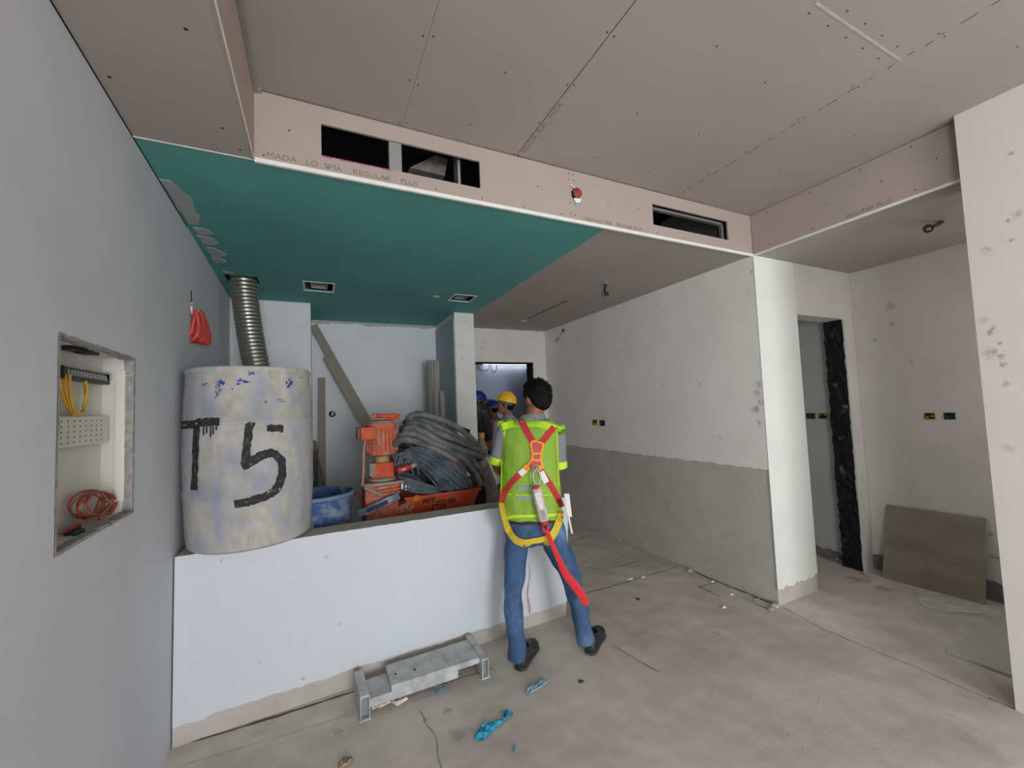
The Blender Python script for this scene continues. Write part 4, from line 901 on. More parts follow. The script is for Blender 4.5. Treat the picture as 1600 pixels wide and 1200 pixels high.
# ---- the man in the foreground, seen from behind
MD = V((.465, .885, 0)).normalized(); MR = V((.885, -.465, 0)).normalized(); MO = V((1.25, 2.35, 0))
def mp(px, py, d=0.):
    q = ray(px, py); o = MO+MD*d; return CP+q*((o-CP).dot(MD)/q.dot(MD))
man = thing('person', 'man in green hi-vis vest, red harness and jeans standing at the low wall', 'person', (1.25, 2.35, 0))
def section(y, xl, xr, d, hd, grow=0.):
    a, b = mp(xl, y, d), mp(xr, y, d); return ((a+b)/2, MR, MD, (b-a).length/2+grow, hd+grow)
TORSO = [(651, 818, 849, .075, .055), (657, 806, 856, .075, .07), (663, 794, 867, .07, .085), (670, 787, 874, .065, .10), (690, 788, 871, .055, .115), (715, 788, 870, .045, .12), (745, 788, 870, .035, .115), (775, 787, 873, .025, .115), (800, 787, 876, .015, .12), (816, 788, 879, .01, .122), (830, 789, 882, .005, .125)]
HIPS = [(800, 789, 875, .015, .112), (816, 789, 879, .01, .12), (830, 789, 884, .0, .126), (840, 789, 887, .0, .122), (847, 793, 888, .0, .10)]
LLEG = [((812, 832), .0, .074), ((808, 850), 0., .078), ((806, 868), -.005, .074), ((805, 888), -.01, .067), ((803, 908), -.018, .061), ((802, 922), -.025, .059), ((803, 950), -.045, .058), ((805, 980), -.07, .056), ((808, 1020), -.10, .059), ((809, 1027), -.102, .060)]
RLEG = [((862, 832), .0, .074), ((868, 850), 0., .080), ((876, 866), .0, .077), ((885, 884), .005, .070), ((892, 904), .012, .062), ((896, 918), .018, .057), ((903, 944), .02, .055), ((909, 970), .02, .052), ((915, 998), .015, .055), ((917, 1006), .012, .056)]
SL, EL, WLh = mp(788, 675, .055), mp(777, 722, .09), mp(783, 742, .30)
SR, ER, WRh = mp(871, 680, .055), mp(873, 728, .09), mp(862, 745, .30)
HC = mp(838, 622, .11)
ang = math.radians(32)     # head turned to his left
hf = (MD*math.cos(ang)-MR*math.sin(ang)+V((0, 0, -.12))).normalized(); hr = hf.cross(Z3).normalized(); hu = hr.cross(hf).normalized()
mb = MB(); head_src(mb, HC, hf, hr, hu, 1.0)
mb.tube([mp(835, 664, .07), mp(834, 650, .08), HC-hu*.03-hf*.02], [.066, .058, .056], 16)
mb.loft([section(*t, grow=-.022) for t in TORSO[1:]], 20)
for s0, e0, w0 in ((SL, EL, WLh), (SR, ER, WRh)):
    mb.tube(catmull([s0, e0, w0], 4), [.038, .038, .037, .037, .036, .035, .033, .030, .027], 12)
hand(mb, WLh, MD*.9+MR*.5, V((0, 0, -1)), 1., .9); hand(mb, WRh, MD*.9-MR*.5, V((0, 0, -1)), 1., .9)
for lg in (LLEG, RLEG): mb.tube([mp(*p, d) for p, d, r in lg], [r-.030 for p, d, r in lg], 14)
mb.loft([section(*t, grow=-.02) for t in HIPS], 18)
remesh(mb, 'body', skin, man, .008, 5)
face_parts(HC, hf, hr, hu, man)
# hair
mb = MB()
def HP(x, y, z): return HC+hr*x+hf*y+hu*z
mb.ell(HP(.004, -.022, .036), [hr*.090, hf*.102, hu*.090], 20, 14); mb.ell(HP(.004, -.060, -.008), [hr*.078, hf*.055, hu*.088], 16, 10)
mb.ell(HP(0, .03, .085), [hr*.066, hf*.07, hu*.045], 16, 10)
for s_ in (-1, 1): mb.ell(HP(.068*s_, .01, .035), [hr*.018, hf*.045, hu*.045], 10, 8)
hair = remesh(mb, 'hair', hairm, man, .008, 3, .006)
R = random.Random(77); mb = MB()
for i in range(240):
    th, ph = R.uniform(0, 2*math.pi), R.uniform(-.5, 1.45)
    n0 = V((math.cos(th)*math.cos(ph), math.sin(th)*math.cos(ph), math.sin(ph)))
    if n0.y > .35 and n0.z < .45: continue
    b = HP(n0.x*.084, -.024+n0.y*.097, .036+n0.z*.088)
    gdir = (hr*(n0.x+R.uniform(-.4, .4))+hf*(n0.y-.2+R.uniform(-.5, .5))+hu*(n0.z*.7+(.35 if n0.z > .5 else -.5)+R.uniform(-.3, .3))).normalized()
    l = R.uniform(.012, .026); mb.tube([b, b+gdir*l*.5, b+gdir*l+V((0, 0, -.004))], [.0032, .0024, .0006], 5)
o = mb.build('hair_tufts', hairm, hair, 'all'); o['kind'] = 'stuff'
# shirt, vest, jeans
def sleeve(mb, s0, e0, r0, r1, stop=1.): mb.tube(catmull([s0-(e0-s0)*.12, s0, s0.lerp(e0, .55), s0.lerp(e0, stop)], 3), [r0*.9]*3+[r0]*3+[(r0+r1)/2]*3+[r1], 14)
mb = MB(); mb.loft([section(*t) for t in TORSO[:-2]], 22)
sleeve(mb, SL, EL, .056, .050); sleeve(mb, SR, ER, .056, .050)
shirt = remesh(mb, 'shirt', shirt_g, man, .010, 5, .006)
MB().loft([section(647, 815, 850, .085, .062), section(651, 812, 852, .08, .066), section(655, 809, 854, .075, .07)], 20, False).build('collar', shirt_g, shirt, True)
for s0, e0 in ((SL, EL), (SR, ER)):
    d = (e0-s0).normalized(); u = d.orthogonal().normalized()
    MB().loft([(e0-d*.040, u, d.cross(u), .057, .057), (e0+d*.008, u, d.cross(u), .057, .057)], 18, False).build('cuff_band', band_m, shirt, True)
mb = MB(); VT = [(656, 802, 858, .07, .078)]+TORSO[2:9]+[(807, 789, 878, .012, .122)]
mb.loft([section(*t, grow=.016) for t in VT], 26)
for (xa, xb, y) in ((779, 800, 664), (862, 883, 669)):
    a, b = mp(xa, y+5, .055), mp(xb, y-3 if xa < 800 else y-3, .065)
    mb.tube([a, b], [.018, .042] if xa < 800 else [.042, .018], 12)
vest = remesh(mb, 'vest', vest_m, man, .009, 5, .011)
mb = MB(); mb.loft([section(*t) for t in HIPS], 22)
for lg in (LLEG, RLEG): mb.tube(catmull([mp(*p, d) for p, d, r in lg], 3), [lg[min(i//3, len(lg)-1)][2]+(lg[min(i//3+1, len(lg)-1)][2]-lg[min(i//3, len(lg)-1)][2])*(i % 3)/3 for i in range(3*(len(lg)-1)+1)], 16)
jeans = remesh(mb, 'jeans', jean, man, .010, 6, .015)
mb = MB(); mb.loft([section(803, 790, 876, .014, .119), section(812, 790, 879, .012, .123)], 24, False); mb.build('belt', mat('brown_belt', srgb(60, 46, 40), .6, .1, 20), jeans, True)
for px, py in ((806, 832), (866, 832)):
    pass
bvh = {}
def tree_of(objs):
    vs, fs = [], []
    for o in objs:
        k = len(vs); vs += [v.co.copy() for v in o.data.vertices]; fs += [[i+k for i in p.vertices] for p in o.data.polygons]
    return BVHTree.FromPolygons(vs, fs)
TV = tree_of([vest, shirt]); TJ = tree_of([vest, jeans])
def on_body(T, px, py):
    d = ray(px, py).normalized(); h = T.ray_cast(CP, d)
    return h[0] if h[0] is not None else mp(px, py, -.12)
def strap(T, pts, wpx, name, m, parent, lift=.004, n=6, th=.0035, free=None):
    """webbing laid over the clothes along a line on the man's back"""
    P = catmull([(a, b, 0) for a, b in pts], n); A, B = [], []
    for i, p in enumerate(P):
        t = P[min(i+1, len(P)-1)]-P[max(i-1, 0)]; s_ = V((-t.y, t.x, 0)).normalized()*wpx/2
        a, b = on_body(T, p.x+s_.x, p.y+s_.y), on_body(T, p.x-s_.x, p.y-s_.y)
        k = ((a+b)/2-CP).normalized(); A.append(a-k*lift); B.append(b-k*lift)
    for _ in range(2):
        for q in (A, B):
            for i in range(1, len(q)-1): q[i] = (q[i-1]+q[i]*2+q[i+1])/4
    n = len(P); off = MD*th; mb = MB()
    mb.add(A+B+[q-off for q in A]+[q-off for q in B], [(2*n+i, 2*n+i+1, 3*n+i+1, 3*n+i) for i in range(n-1)]+[(i, i+1, n+i+1, n+i) for i in range(n-1)]+[(i, i+1, 2*n+i+1, 2*n+i) for i in range(n-1)]+[(n+i, n+i+1, 3*n+i+1, 3*n+i) for i in range(n-1)]+[(0, n, 3*n, 2*n), (n-1, 2*n-1, 4*n-1, 3*n-1)])
    return mb.build(name, m, parent, True)
# bindings and bands of the vest
strap(TV, [(784, 667), (800, 663), (822, 661), (845, 663), (868, 670)], 11, 'shoulder_band', band_m, vest, .006)
strap(TV, [(782, 658), (783, 664), (786, 671)], 8, 'shoulder_tab', band_m, vest, .002); strap(TV, [(868, 668), (876, 672), (880, 678)], 8, 'shoulder_tab', band_m, vest, .002)
strap(TV, [(789, 670), (787, 690), (785, 715), (784, 745), (783, 770), (783, 790)], 2.6, 'binding', band_m, vest, .002)
strap(TV, [(870, 674), (871, 700), (872, 730), (873, 760)], 2.6, 'binding', band_m, vest, .002)
strap(TV, [(789, 810), (800, 807), (830, 806), (858, 805), (876, 803)], 4.5, 'binding', band_m, vest, .002)
strap(TV, [(808, 763), (820, 763), (831, 764)], 7, 'reflective_strip', silver, vest, .001); strap(TV, [(808, 777), (820, 778), (831, 778)], 6, 'reflective_strip', silver, vest, .001)
strap(TV, [(788, 772), (830, 774), (874, 772)], 1.5, 'seam', band_m, vest, .001)
webr = mat('red_webbing', srgb(190, 48, 58), .7, .08, 40); weby = mat('yellow_webbing', srgb(214, 186, 60), .7, .08, 40); webo = mat('orange_stitched_edge', srgb(240, 150, 40), .6, .06, 20)
hs = MB().loft([], 8) if False else None
har = strap(TV, [(814, 655), (820, 668), (827, 681), (834, 692), (838, 700)], 10, 'harness', webr, man, .006)
strap(TV, [(866, 667), (858, 677), (848, 690), (840, 700)], 9.5, 'shoulder_strap', webr, har, .007)
strap(TV, [(838, 688), (838, 705), (837, 722), (833, 730)], 15, 'back_pad', mat('worn_red_pad', srgb(184, 84, 82), .7, .12, 30), har, .010)
strap(TV, [(829, 694), (833, 689), (840, 690), (849, 694)], 3, 'pad_edge', webo, har, .013); strap(TV, [(831, 708), (838, 709), (845, 708)], 3, 'pad_edge', webo, har, .013); strap(TV, [(831, 718), (838, 719), (845, 719)], 3, 'pad_edge', webo, har, .013)
strap(TV, [(829, 692), (831, 703), (832, 715), (824, 728)], 3, 'pad_edge', webo, har, .012); strap(TV, [(849, 693), (847, 704), (845, 716), (848, 730)], 3, 'pad_edge', webo, har, .012)
strap(TV, [(832, 724), (820, 735), (806, 747), (794, 760), (786, 775), (783, 788)], 9, 'side_strap', webr, har, .007)
strap(TV, [(840, 726), (850, 742), (862, 760), (872, 778), (878, 792)], 8.5, 'side_strap', webr, har, .007)
strap(TV, [(822, 733), (812, 741)], 9.5, 'label_tape', bead, har, .010); strap(TV, [(845, 737), (850, 746), (854, 754)], 9, 'label_tape', bead, har, .010)
strap(TV, [(825, 728), (820, 734)], 10.5, 'strap_keeper', webo, har, .012); strap(TV, [(842, 728), (846, 734)], 10.5, 'strap_keeper', webo, har, .012)
strap(TJ, [(783, 785), (788, 808), (794, 825), (803, 840), (818, 847), (834, 845), (850, 842), (864, 832), (872, 815), (877, 798)], 8.5, 'leg_strap', weby, har, .014)
strap(TJ, [(787, 810), (794, 830), (806, 846), (820, 851), (828, 848)], 7.5, 'leg_strap', weby, har, .006); strap(TJ, [(877, 806), (871, 826), (862, 841), (852, 852)], 8.5, 'leg_strap', weby, har, .006)
# tags hanging at the right hip
a = on_body(TV, 876, 778); b = a+MR*.02-MD*.02
MB().hexa([b+MR*.0-MD*.004+V((0, 0, .03)), b+MR*.035+V((0, 0, .03)), b+MR*.035+MD*.01+V((0, 0, .03)), b+MD*.01+V((0, 0, .03)), b+V((0, 0, -.11))+MR*.012-MD*.004, b+V((0, 0, -.12))+MR*.045, b+V((0, 0, -.12))+MR*.045+MD*.01, b+V((0, 0, -.11))+MR*.012+MD*.01]).build('harness_tag', bead, har, False, .003)
MB().tube(catmull([b+MR*.02+V((0, 0, -.10)), b+MR*.03+V((0, 0, -.16)), b+MR*.04+V((0, 0, -.22))], 4), .007, 7).build('tag_ribbon', bead, har, 'all')
# D ring, hook, shock pack and lanyard
c = on_body(TV, 837, 731)-MD*.02
MB().tube([c+MR*(.025*math.cos(t*.52))+Z3*(.022*math.sin(t*.52)) for t in range(12)], .004, 8, closed=True).build('d_ring', galv, har, 'all')
k0, k1 = mp(838, 733, -.15), mp(839, 757, -.16)
MB().tube(catmull([k0, k0.lerp(k1, .3)-MR*.02, k0.lerp(k1, .8)-MR*.016, k1+MR*.004, k0.lerp(k1, .75)+MR*.022, k0.lerp(k1, .3)+MR*.018], 4, closed=True), .006, 8, closed=True).build('snap_hook', galv, har, 'all')
q0, q1 = mp(838, 762, -.165), mp(851, 816, -.17); dq = (q1-q0).normalized(); uq = dq.cross(MD).normalized()
lan = MB().loft([(q0, uq, MD, .022, .012), (q0+dq*.02, uq, MD, .030, .018), (q0.lerp(q1, .5), uq, MD, .031, .020), (q1-dq*.02, uq, MD, .030, .018), (q1, uq, MD, .022, .012)], 16).build('lanyard', mat('dusty_white_sleeve', srgb(200, 186, 178), .6, .12, 20), har, True)
MB().loft([(q0-dq*.012, uq, MD, .019, .012), (q0+dq*.012, uq, MD, .024, .015)], 12).build('red_end', webr, har, True); MB().loft([(q1-dq*.008, uq, MD, .027, .016), (q1+dq*.014, uq, MD, .02, .013)], 12).build('red_end', webr, har, True)
MB().prism([q0.lerp(q1, .12)-uq*.02-MD*.022, q0.lerp(q1, .12)+uq*.016-MD*.022, q0.lerp(q1, .6)+uq*.016-MD*.023, q0.lerp(q1, .6)-uq*.012-MD*.023], -MD*.001).build('pack_label', mat('white_grey_label', srgb(214, 210, 206), .5, .12, 60), har)
MB().prism([q0.lerp(q1, .64)-uq*.004-MD*.022, q0.lerp(q1, .64)+uq*.018-MD*.022, q0.lerp(q1, .92)+uq*.018-MD*.022, q0.lerp(q1, .92)-uq*.004-MD*.022], -MD*.001).build('pack_label', silver, har)
def ribbon(pts, ws, name, m, par):
    P = catmull(pts, 6); n = len(P); vs = []
    for i, p in enumerate(P):
        t = (P[min(i+1, n-1)]-P[max(i-1, 0)]).normalized(); s_ = t.cross(MD).normalized()
        u = i/(n-1)*(len(ws)-1); k = min(int(u), len(ws)-2); wv = ws[k]+(ws[k+1]-ws[k])*(u-k)
        vs.append((p, s_, MD, wv, .0035))
    return MB().loft(vs, 8).build(name, m, par, True)
ribbon([mp(852, 818, -.17), mp(853, 828, -.175), mp(857, 836, -.18), mp(866, 858, -.18), mp(876, 880, -.17), mp(884, 897, -.16), mp(896, 912, -.15), mp(908, 929, -.14), mp(917, 945, -.14)], [.012, .022, .012, .014, .016, .02, .024, .026, .024, .02], 'lanyard_webbing', mat('bright_red_webbing', srgb(212, 50, 52), .7, .08, 40), har)
MB().tube([mp(851, 818, -.16), mp(855, 830, -.165)], [.02, .014], 10).build('webbing_loop', mat('dark_loop', srgb(60, 44, 50), .7, .1, 20), har, 'all')
# boots
shoe((1.085, 2.315, 0), (1.29, 2.51, 0), 'boot', man)
shoe((1.545, 2.235, 0), (1.765, 2.415, 0), 'boot', man)
# papers in his left hand
pa = thing('clipboard', 'white sheets on a board held low at the left side of the vest', 'papers', mp(775, 735, .16))
q = [mp(759, 714, .20), mp(769, 711, .24), mp(790, 750, .20), mp(777, 759, .14)]
MB().prism(q, MD*.006).build('board', mat('grey_board', srgb(120, 122, 126), .6, .05, 10), pa)
q2 = [p-MD*.002 for p in q]; MB().prism([q2[0].lerp(q2[2], .03), q2[1].lerp(q2[3], .03), q2[2].lerp(q2[0], .03), q2[3].lerp(q2[1], .03)], -MD*.002).build('sheets', bead, pa)
MB().obox(q[0].lerp(q[1], .5)-MD*.004, (q[1]-q[0])*.25, MD*.004, (q[3]-q[0]).normalized()*.008).build('clip', galv, pa)
# ---- the three workers at the lit doorway
def worker(label, loc, yaw, hgt, helm, shirtm, vestm, skm_, tilt=0., arms=((.16, .25), (.16, .25)), headyaw=0., face=True, trous=dkt, hp=-.1):
    sc = hgt/1.72; L0 = V((loc[0], loc[1], 0)); f = V((-math.sin(yaw), math.cos(yaw), 0)); r = V((f.y, -f.x, 0))
    def P(x, y, z): return L0+(r*x+f*(y+tilt*max(0, z-.9))+Z3*z)*sc
    t = thing('person', label, 'person', L0)
    hy = headyaw; hf = (f*math.cos(hy)-r*math.sin(hy)+V((0, 0, hp-tilt*.5))).normalized(); hr = hf.cross(Z3).normalized(); hu = hr.cross(hf).normalized()
    hc = P(0, .03, 1.585)
    mb = MB(); head_src(mb, hc, hf, hr, hu, sc); mb.tube([P(0, -.02, 1.36), P(0, 0, 1.45), hc-hu*.04*sc-hf*.02*sc], [.065*sc, .056*sc, .055*sc], 14)
    TS = [(1.44, .06, .055), (1.41, .13, .075), (1.37, .185, .09), (1.30, .195, .105), (1.18, .18, .11), (1.05, .165, .105), (.95, .17, .11), (.86, .175, .115)]
    tor = lambda g, k=len(TS): [(P(0, 0, z), r, f, (a+g)*sc, (b+g)*sc) for z, a, b in TS[:k]]
    mb.loft(tor(-.012), 18); AR = []
    for s_, (fx, fz) in zip((-1, 1), arms):
        sh, el, wr = P(.195*s_, 0, 1.36), P(.245*s_, .03, 1.08), P(.245*s_-.06*s_, fx+.12, 1.08+fz*.2); AR.append((sh, el, wr))
        mb.tube(catmull([sh, el, wr], 4), [.040*sc, .040*sc, .039*sc, .039*sc, .038*sc, .036*sc, .034*sc, .031*sc, .028*sc], 12)
        hand(mb, wr, (wr-el), V((0, 0, -1))-r*s_*.3, sc, .8)
    LG = []
    for s_ in (-1, 1):
        hp, kn, an = P(.09*s_, 0, .88), P(.10*s_, .02, .48), P(.105*s_, -.01, .09); LG.append((hp, kn, an))
        mb.tube(catmull([hp, kn, an], 4), [.075*sc, .07*sc, .062*sc, .055*sc, .05*sc, .05*sc, .047*sc, .042*sc, .038*sc], 12)
    remesh(mb, 'body', skm_, t, .009, 4)
    if face: face_parts(hc, hf, hr, hu, t, sc)
    mb = MB(); mb.ell(hc+(hu*.03-hf*.02)*sc, [hr*.084*sc, hf*.100*sc, hu*.088*sc], 18, 12); mb.ell(hc+(-hf*.055-hu*.02)*sc, [hr*.07*sc, hf*.05*sc, hu*.06*sc], 14, 10)
    remesh(mb, 'hair', hairm, t, .009, 2, .004)
    mb = MB(); mb.loft(tor(.004), 20)
    for sh, el, wr in AR: sleeve(mb, sh, el, .060*sc, .052*sc, .98)
    remesh(mb, 'shirt', shirtm, t, .011, 4, .007)
    MB().loft([(P(0, -.005, 1.425), r, f, .066*sc, .066*sc), (P(0, 0, 1.465), r, f, .064*sc, .062*sc)], 18, False).build('collar', shirtm, t, True)
    if vestm:
        mb = MB(); mb.loft(tor(.020, 7)[1:], 20); vo = remesh(mb, 'vest', vestm, t, .011, 4, .005)
        MB().loft([(P(0, 0, 1.12), r, f, .205*sc, .135*sc), (P(0, 0, 1.17), r, f, .207*sc, .137*sc)], 22, False).build('reflective_strip', silver, vo, True)
    mb = MB(); mb.loft([(P(0, 0, .99), r, f, .168*sc, .11*sc), (P(0, 0, .86), r, f, .178*sc, .12*sc), (P(0, 0, .80), r, f, .165*sc, .11*sc)], 18)
    for hp, kn, an in LG: mb.tube(catmull([hp, kn, an], 4), [.088*sc, .084*sc, .077*sc, .07*sc, .066*sc, .064*sc, .062*sc, .06*sc, .06*sc], 14)
    remesh(mb, 'trousers', trous, t, .012, 4, .008)
    for s_ in (-1, 1): shoe(P(.105*s_, -.07, 0), P(.115*s_, .20, 0), 'boot', t)
    helmet(hc+hu*.012*sc, hf, hr, hu, helm, t, sc)
    return t
bh = mat('blue_helmet_plastic', srgb(36, 70, 170), .3, .05, 6, spec=.5); bh2 = mat('navy_helmet_plastic', srgb(30, 52, 120), .3, .05, 6, spec=.5); yh = mat('yellow_helmet_plastic', srgb(244, 184, 36), .35, .05, 6, spec=.5)
def ground(px, py, y): p = at(px, py, 'y', y); return (p.x, p.y), p.z
(g1, z1) = ground(795, 612, 4.65); worker('worker in yellow helmet and grey shirt seen from behind at the lit doorway', g1, math.radians(24), 1.72*(z1+.0)/1.745, yh, shirt_g, None, skin, headyaw=math.radians(38), tilt=.05, face=True, hp=.28)
(g2, z2) = ground(744, 611, 5.86); worker('worker in blue helmet at the column edge, facing right in profile', g2, math.radians(-74), 1.72*z2/1.745, bh, shirt_d, None, skin_d, headyaw=math.radians(-22))
(g3, z3) = ground(773, 624, 6.27); worker('worker in navy helmet and orange vest beyond the yellow helmeted man', g3, math.radians(18), 1.72*z3/1.745, bh2, shirt_d, orange_v, skin_d, tilt=.05, headyaw=math.radians(10))
# ------------------------------------------------------------------ lit room beyond: tube lamp and hanging wires
led = thing('tube_lamp', 'glowing white tube lamp on the wall of the room beyond the doorway', 'lamp', (3.12, 6.72, 2.35))
MB().box((2.66, 6.725, 2.365), (3.58, 6.75, 2.405)).build('batten', bead, led)
MB().tube([(2.68, 6.705, 2.382), (3.56, 6.705, 2.382)], .014, 12).build('tube', mat('lamp_glow', (.86, .92, 1.), .4, 0, 5, emit=14), led, True)
R = random.Random(9)
for lab, pts in (('longer dark wire loop hanging below the tube lamp', [(742, 563), (748, 574), (756, 579), (764, 574), (765, 563)]), ('narrow dark wire loop hanging below the middle of the tube lamp', [(766, 563), (767, 574), (771, 581), (776, 575), (772, 563)])):
    P = [at(a, b, 'y', 6.35) for a, b in pts]; P[0].z = P[-1].z = 2.62
    tag(MB().tube(catmull(P, 6), .006, 6).build('hanging_wire', blackp, None, 'all'), lab, 'wire')
# ------------------------------------------------------------------ sockets
def socket_box(c, n_, ux, label, m, w_=.036, h_=.036, clip=None):
    t = thing('socket_box', label, 'socket box', c); c, n_, ux = V(c), V(n_), V(ux); uz = V((0, 0, 1))
    MB().obox(c+n_*.003, ux*w_, n_*.003, uz*h_).build('box', m, t, False, .002)
    MB().obox(c+n_*.0055, ux*w_*.78, n_*.0012, uz*h_*.78).build('recess', gap, t)
    R = random.Random(int(abs(c.y*1000)))
    for i in range(4):
        q = c+n_*.0085+ux*R.uniform(-.6, .6)*w_+uz*R.uniform(-.6, .6)*h_
        MB().obox(q, ux*w_*R.uniform(.12, .3), n_*.002, uz*h_*R.uniform(.08, .25)).build('wire_end', clip if clip and i < 3 else m, t)
    return t
ysk = mat('yellow_socket_box', srgb(186, 152, 40), .5, .25, 60); bsk = mat('blue_socket_box', srgb(64, 88, 104), .5, .25, 60); gsk = mat('grey_socket_box', srgb(84, 80, 78), .6, .25, 60)
xw = XR-.0105
socket_box(at(930, 660, 'x', xw), (-1, 0, 0), (0, 1, 0), 'left yellow socket box in the long right wall near the grey plaster', ysk, .05, .036, ysk)
socket_box(at(941.5, 661, 'x', xw), (-1, 0, 0), (0, 1, 0), 'right dark socket box in the long right wall near the grey plaster', gsk, .05, .036)
socket_box(at(1453, 650, 'x', 4.56), (-1, 0, 0), (0, 1, 0), 'yellow socket box in the alcove wall above the leaning tile', ysk, .035, .028, ysk)
socket_box(at(1484, 650, 'x', 4.56), (-1, 0, 0), (0, 1, 0), 'blue socket box in the alcove wall above the leaning tile', bsk, .034, .028, bsk)
socket_box(at(1267, 650, 'x', 4.50), (-1, 0, 0), (0, 1, 0), 'brown grey socket box inside the narrow dark doorway', gsk, .042, .03)
socket_box(at(1286, 650, 'x', 4.50), (-1, 0, 0), (0, 1, 0), 'yellow socket box inside the narrow dark doorway', ysk, .042, .03, ysk)
# ceiling lamp holders
lh = thing('lamp_holder', 'black lamp holder hanging from the passage ceiling', 'lamp holder', at(945, 444, 'z', ZC))
c = at(947, 443, 'z', ZC); b = at(946, 460, 'y', c.y)
MB().lathe([(.034, 0), (.034, -.006), (.012, -.012)], c, 18).build('plate', galv, lh, True)
MB().tube(catmull([c, c.lerp(b, .5)+V((-.012, 0, 0)), b], 4), .013, 8).build('cable', blackp, lh, 'all')
MB().tube([b+V((.02, 0, .006)), b+V((-.045, -.02, -.008))], .020, 14).build('socket', blackp, lh, True)
MB().lathe([(.0, 0), (.014, 0), (.014, .001)], b+V((-.0455, -.02, -.008)), 12, (-1, -.3, -.2)).build('contact', galv, lh)
lh = thing('lamp_holder', 'dark lamp holder with brass inside on a bent wire from the alcove ceiling', 'lamp holder', at(1475, 347, 'z', ZC))
c = at(1472, 346, 'z', ZC); b = at(1450, 357, 'y', c.y-.02)
MB().tube(catmull([c+V((0, 0, .01)), c+V((-.02, 0, -.012)), c.lerp(b, .5)+V((0, 0, -.004)), b], 4), .012, 8).build('cable', blackp, lh, 'all')
dv = (CP-b).normalized()*.7+V((-.3, -.2, -.3)); dv.normalize()
MB().tube([b-dv*.045, b-dv*.02, b+dv*.018], [.016, .024, .025], 16).build('socket', blackp, lh, True)
MB().lathe([(0, 0), (.011, 0), (.011, .002), (.007, .004)], b+dv*.0185, 16, dv).build('brass_contact', mat('brass', srgb(170, 140, 70), .3, .1, 20, metal=.8), lh)
# wires sticking out of the long wall, red coil in the bulkhead
c = at(880, 517, 'x', xw)
wt = thing('wall_wires', 'tan wires poking from a small hole high in the right wall', 'wires', c)
MB().lathe([(.03, 0), (.03, .003), (.022, .003), (.02, -.01), (0, -.01)], c, 14, (-1, 0, 0)).build('hole', gap, wt)
for dx, (e1, e2) in enumerate([((873, 528), (866, 533)), ((872, 530), (870, 537)), ((874, 527), (872, 534))]):
    MB().tube(catmull([c, at(877, 522, 'x', xw-.03), at(*e1, 'x', xw-.04), at(*e2, 'x', xw-.035)], 5), .0055, 6).build('wire', mat('tan_wire_'+str(dx), srgb(176, 140, 104), .6, .1, 20), wt, 'all')
c = at(899, 304, 'y', YB)
rcx = thing('conduit_coil', 'coiled red conduit in a broken hole of the ceiling bulkhead', 'conduit', c)
R = random.Random(6); k = 16
MB().prism([c+V(((.034 if i % 2 else .027)*math.cos(i*6.283/k), -.001, (.040 if i % 3 else .03)*math.sin(i*6.283/k))) for i in range(k)], (0, .004, 0)).build('broken_hole', gap, rcx)
pts = []
for i in range(44):
    t = i*.42; rr = .030-.024*i/44; pts.append(c+V((.004+rr*math.cos(t), -.014-.018*i/44, rr*1.05*math.sin(t))))
MB().tube(pts, .0075, 8).build('coil', mat('maroon_conduit', srgb(150, 62, 52), .45, .15, 30, spec=.5), rcx, 'all')
MB().prism([c+V((-.04, -.004, .062)), c+V((-.022, -.006, .045)), c+V((.004, -.012, .028)), c+V((-.016, -.010, .03)), c+V((-.038, -.004, .05))], (0, -.004, 0)).build('torn_paper', bead, rcx)
MB().prism([c+V((-.024, -.01, -.034)), c+V((.012, -.012, -.026)), c+V((.036, -.01, -.032)), c+V((.024, -.006, -.052)), c+V((-.006, -.006, -.056))], (0, -.004, 0)).build('torn_paper', bead, rcx)
# ------------------------------------------------------------------ leaning tile, boards and rubbish on the floor
tl = mat('brown_grey_tile', srgb(150, 140, 128), .75, .07, 3, stretch=(1, 1, 3), col2=srgb(138, 128, 116), mixlo=.45, mixhi=.6, mscale=2)
q = [V((4.39, 1.90, .001)), V((4.44, 1.31, .001)), V((4.548, 1.297, .615)), V((4.548, 1.893, .60))]
o = MB().prism(q, (-.012, 0, .0)).build('wall_tile', tl, None, False, .002); tag(o, 'large brown grey tile leaning against the alcove wall', 'tile')
lb = mat('pale_grey_board', srgb(186, 184, 180), .85, .05, 4)
o = MB().prism([V((3.43, 1.20, .001)), V((4.50, 1.20, .001)), V((4.50, .10, .001)), V((3.43, .10, .001))], (0, 0, .014)).build('floor_board', lb, None, False, .002); tag(o, 'pale grey board lying flat on the alcove floor behind the pillar', 'board')
film = mat('pale_plastic_film', srgb(200, 200, 196), .35, .05, 10, spec=.5)
def scrap(name, label, cat, pts, m, h=.012, seed=1, nz=.6):
    """a crumpled flat scrap: outline points on the floor, filled with an uneven grid"""
    R = random.Random(seed); P = [at(a, b, 'z', 0) for a, b in pts]; c = sum(P, V((0, 0, 0)))/len(P); n = len(P); rings = 5; vs = []; fs = []
    for k in range(rings):
        u = 1-k/rings
        for i in range(n*2):
            a, b = P[(i//2) % n], P[(i//2+1) % n]; p = a.lerp(b, (i % 2)/2)
            q_ = c.lerp(p, u); vs.append((q_.x, q_.y, .002+(h*R.uniform(0, 1) if k else h*.15*R.random())))
    vs.append((c.x, c.y, h)); m2 = n*2
    for k in range(rings-1):
        for i in range(m2): fs.append((k*m2+i, k*m2+(i+1) % m2, (k+1)*m2+(i+1) % m2, (k+1)*m2+i))
    for i in range(m2): fs.append(((rings-1)*m2+i, (rings-1)*m2+(i+1) % m2, rings*m2))
    return tag(MB().add(vs, fs).build(name, m), label, cat)
tealf = mat('bright_blue_film', srgb(40, 150, 186), .4, .2, 40, spec=.5); dtf = mat('grey_blue_film', srgb(128, 152, 166), .45, .2, 30, spec=.5)
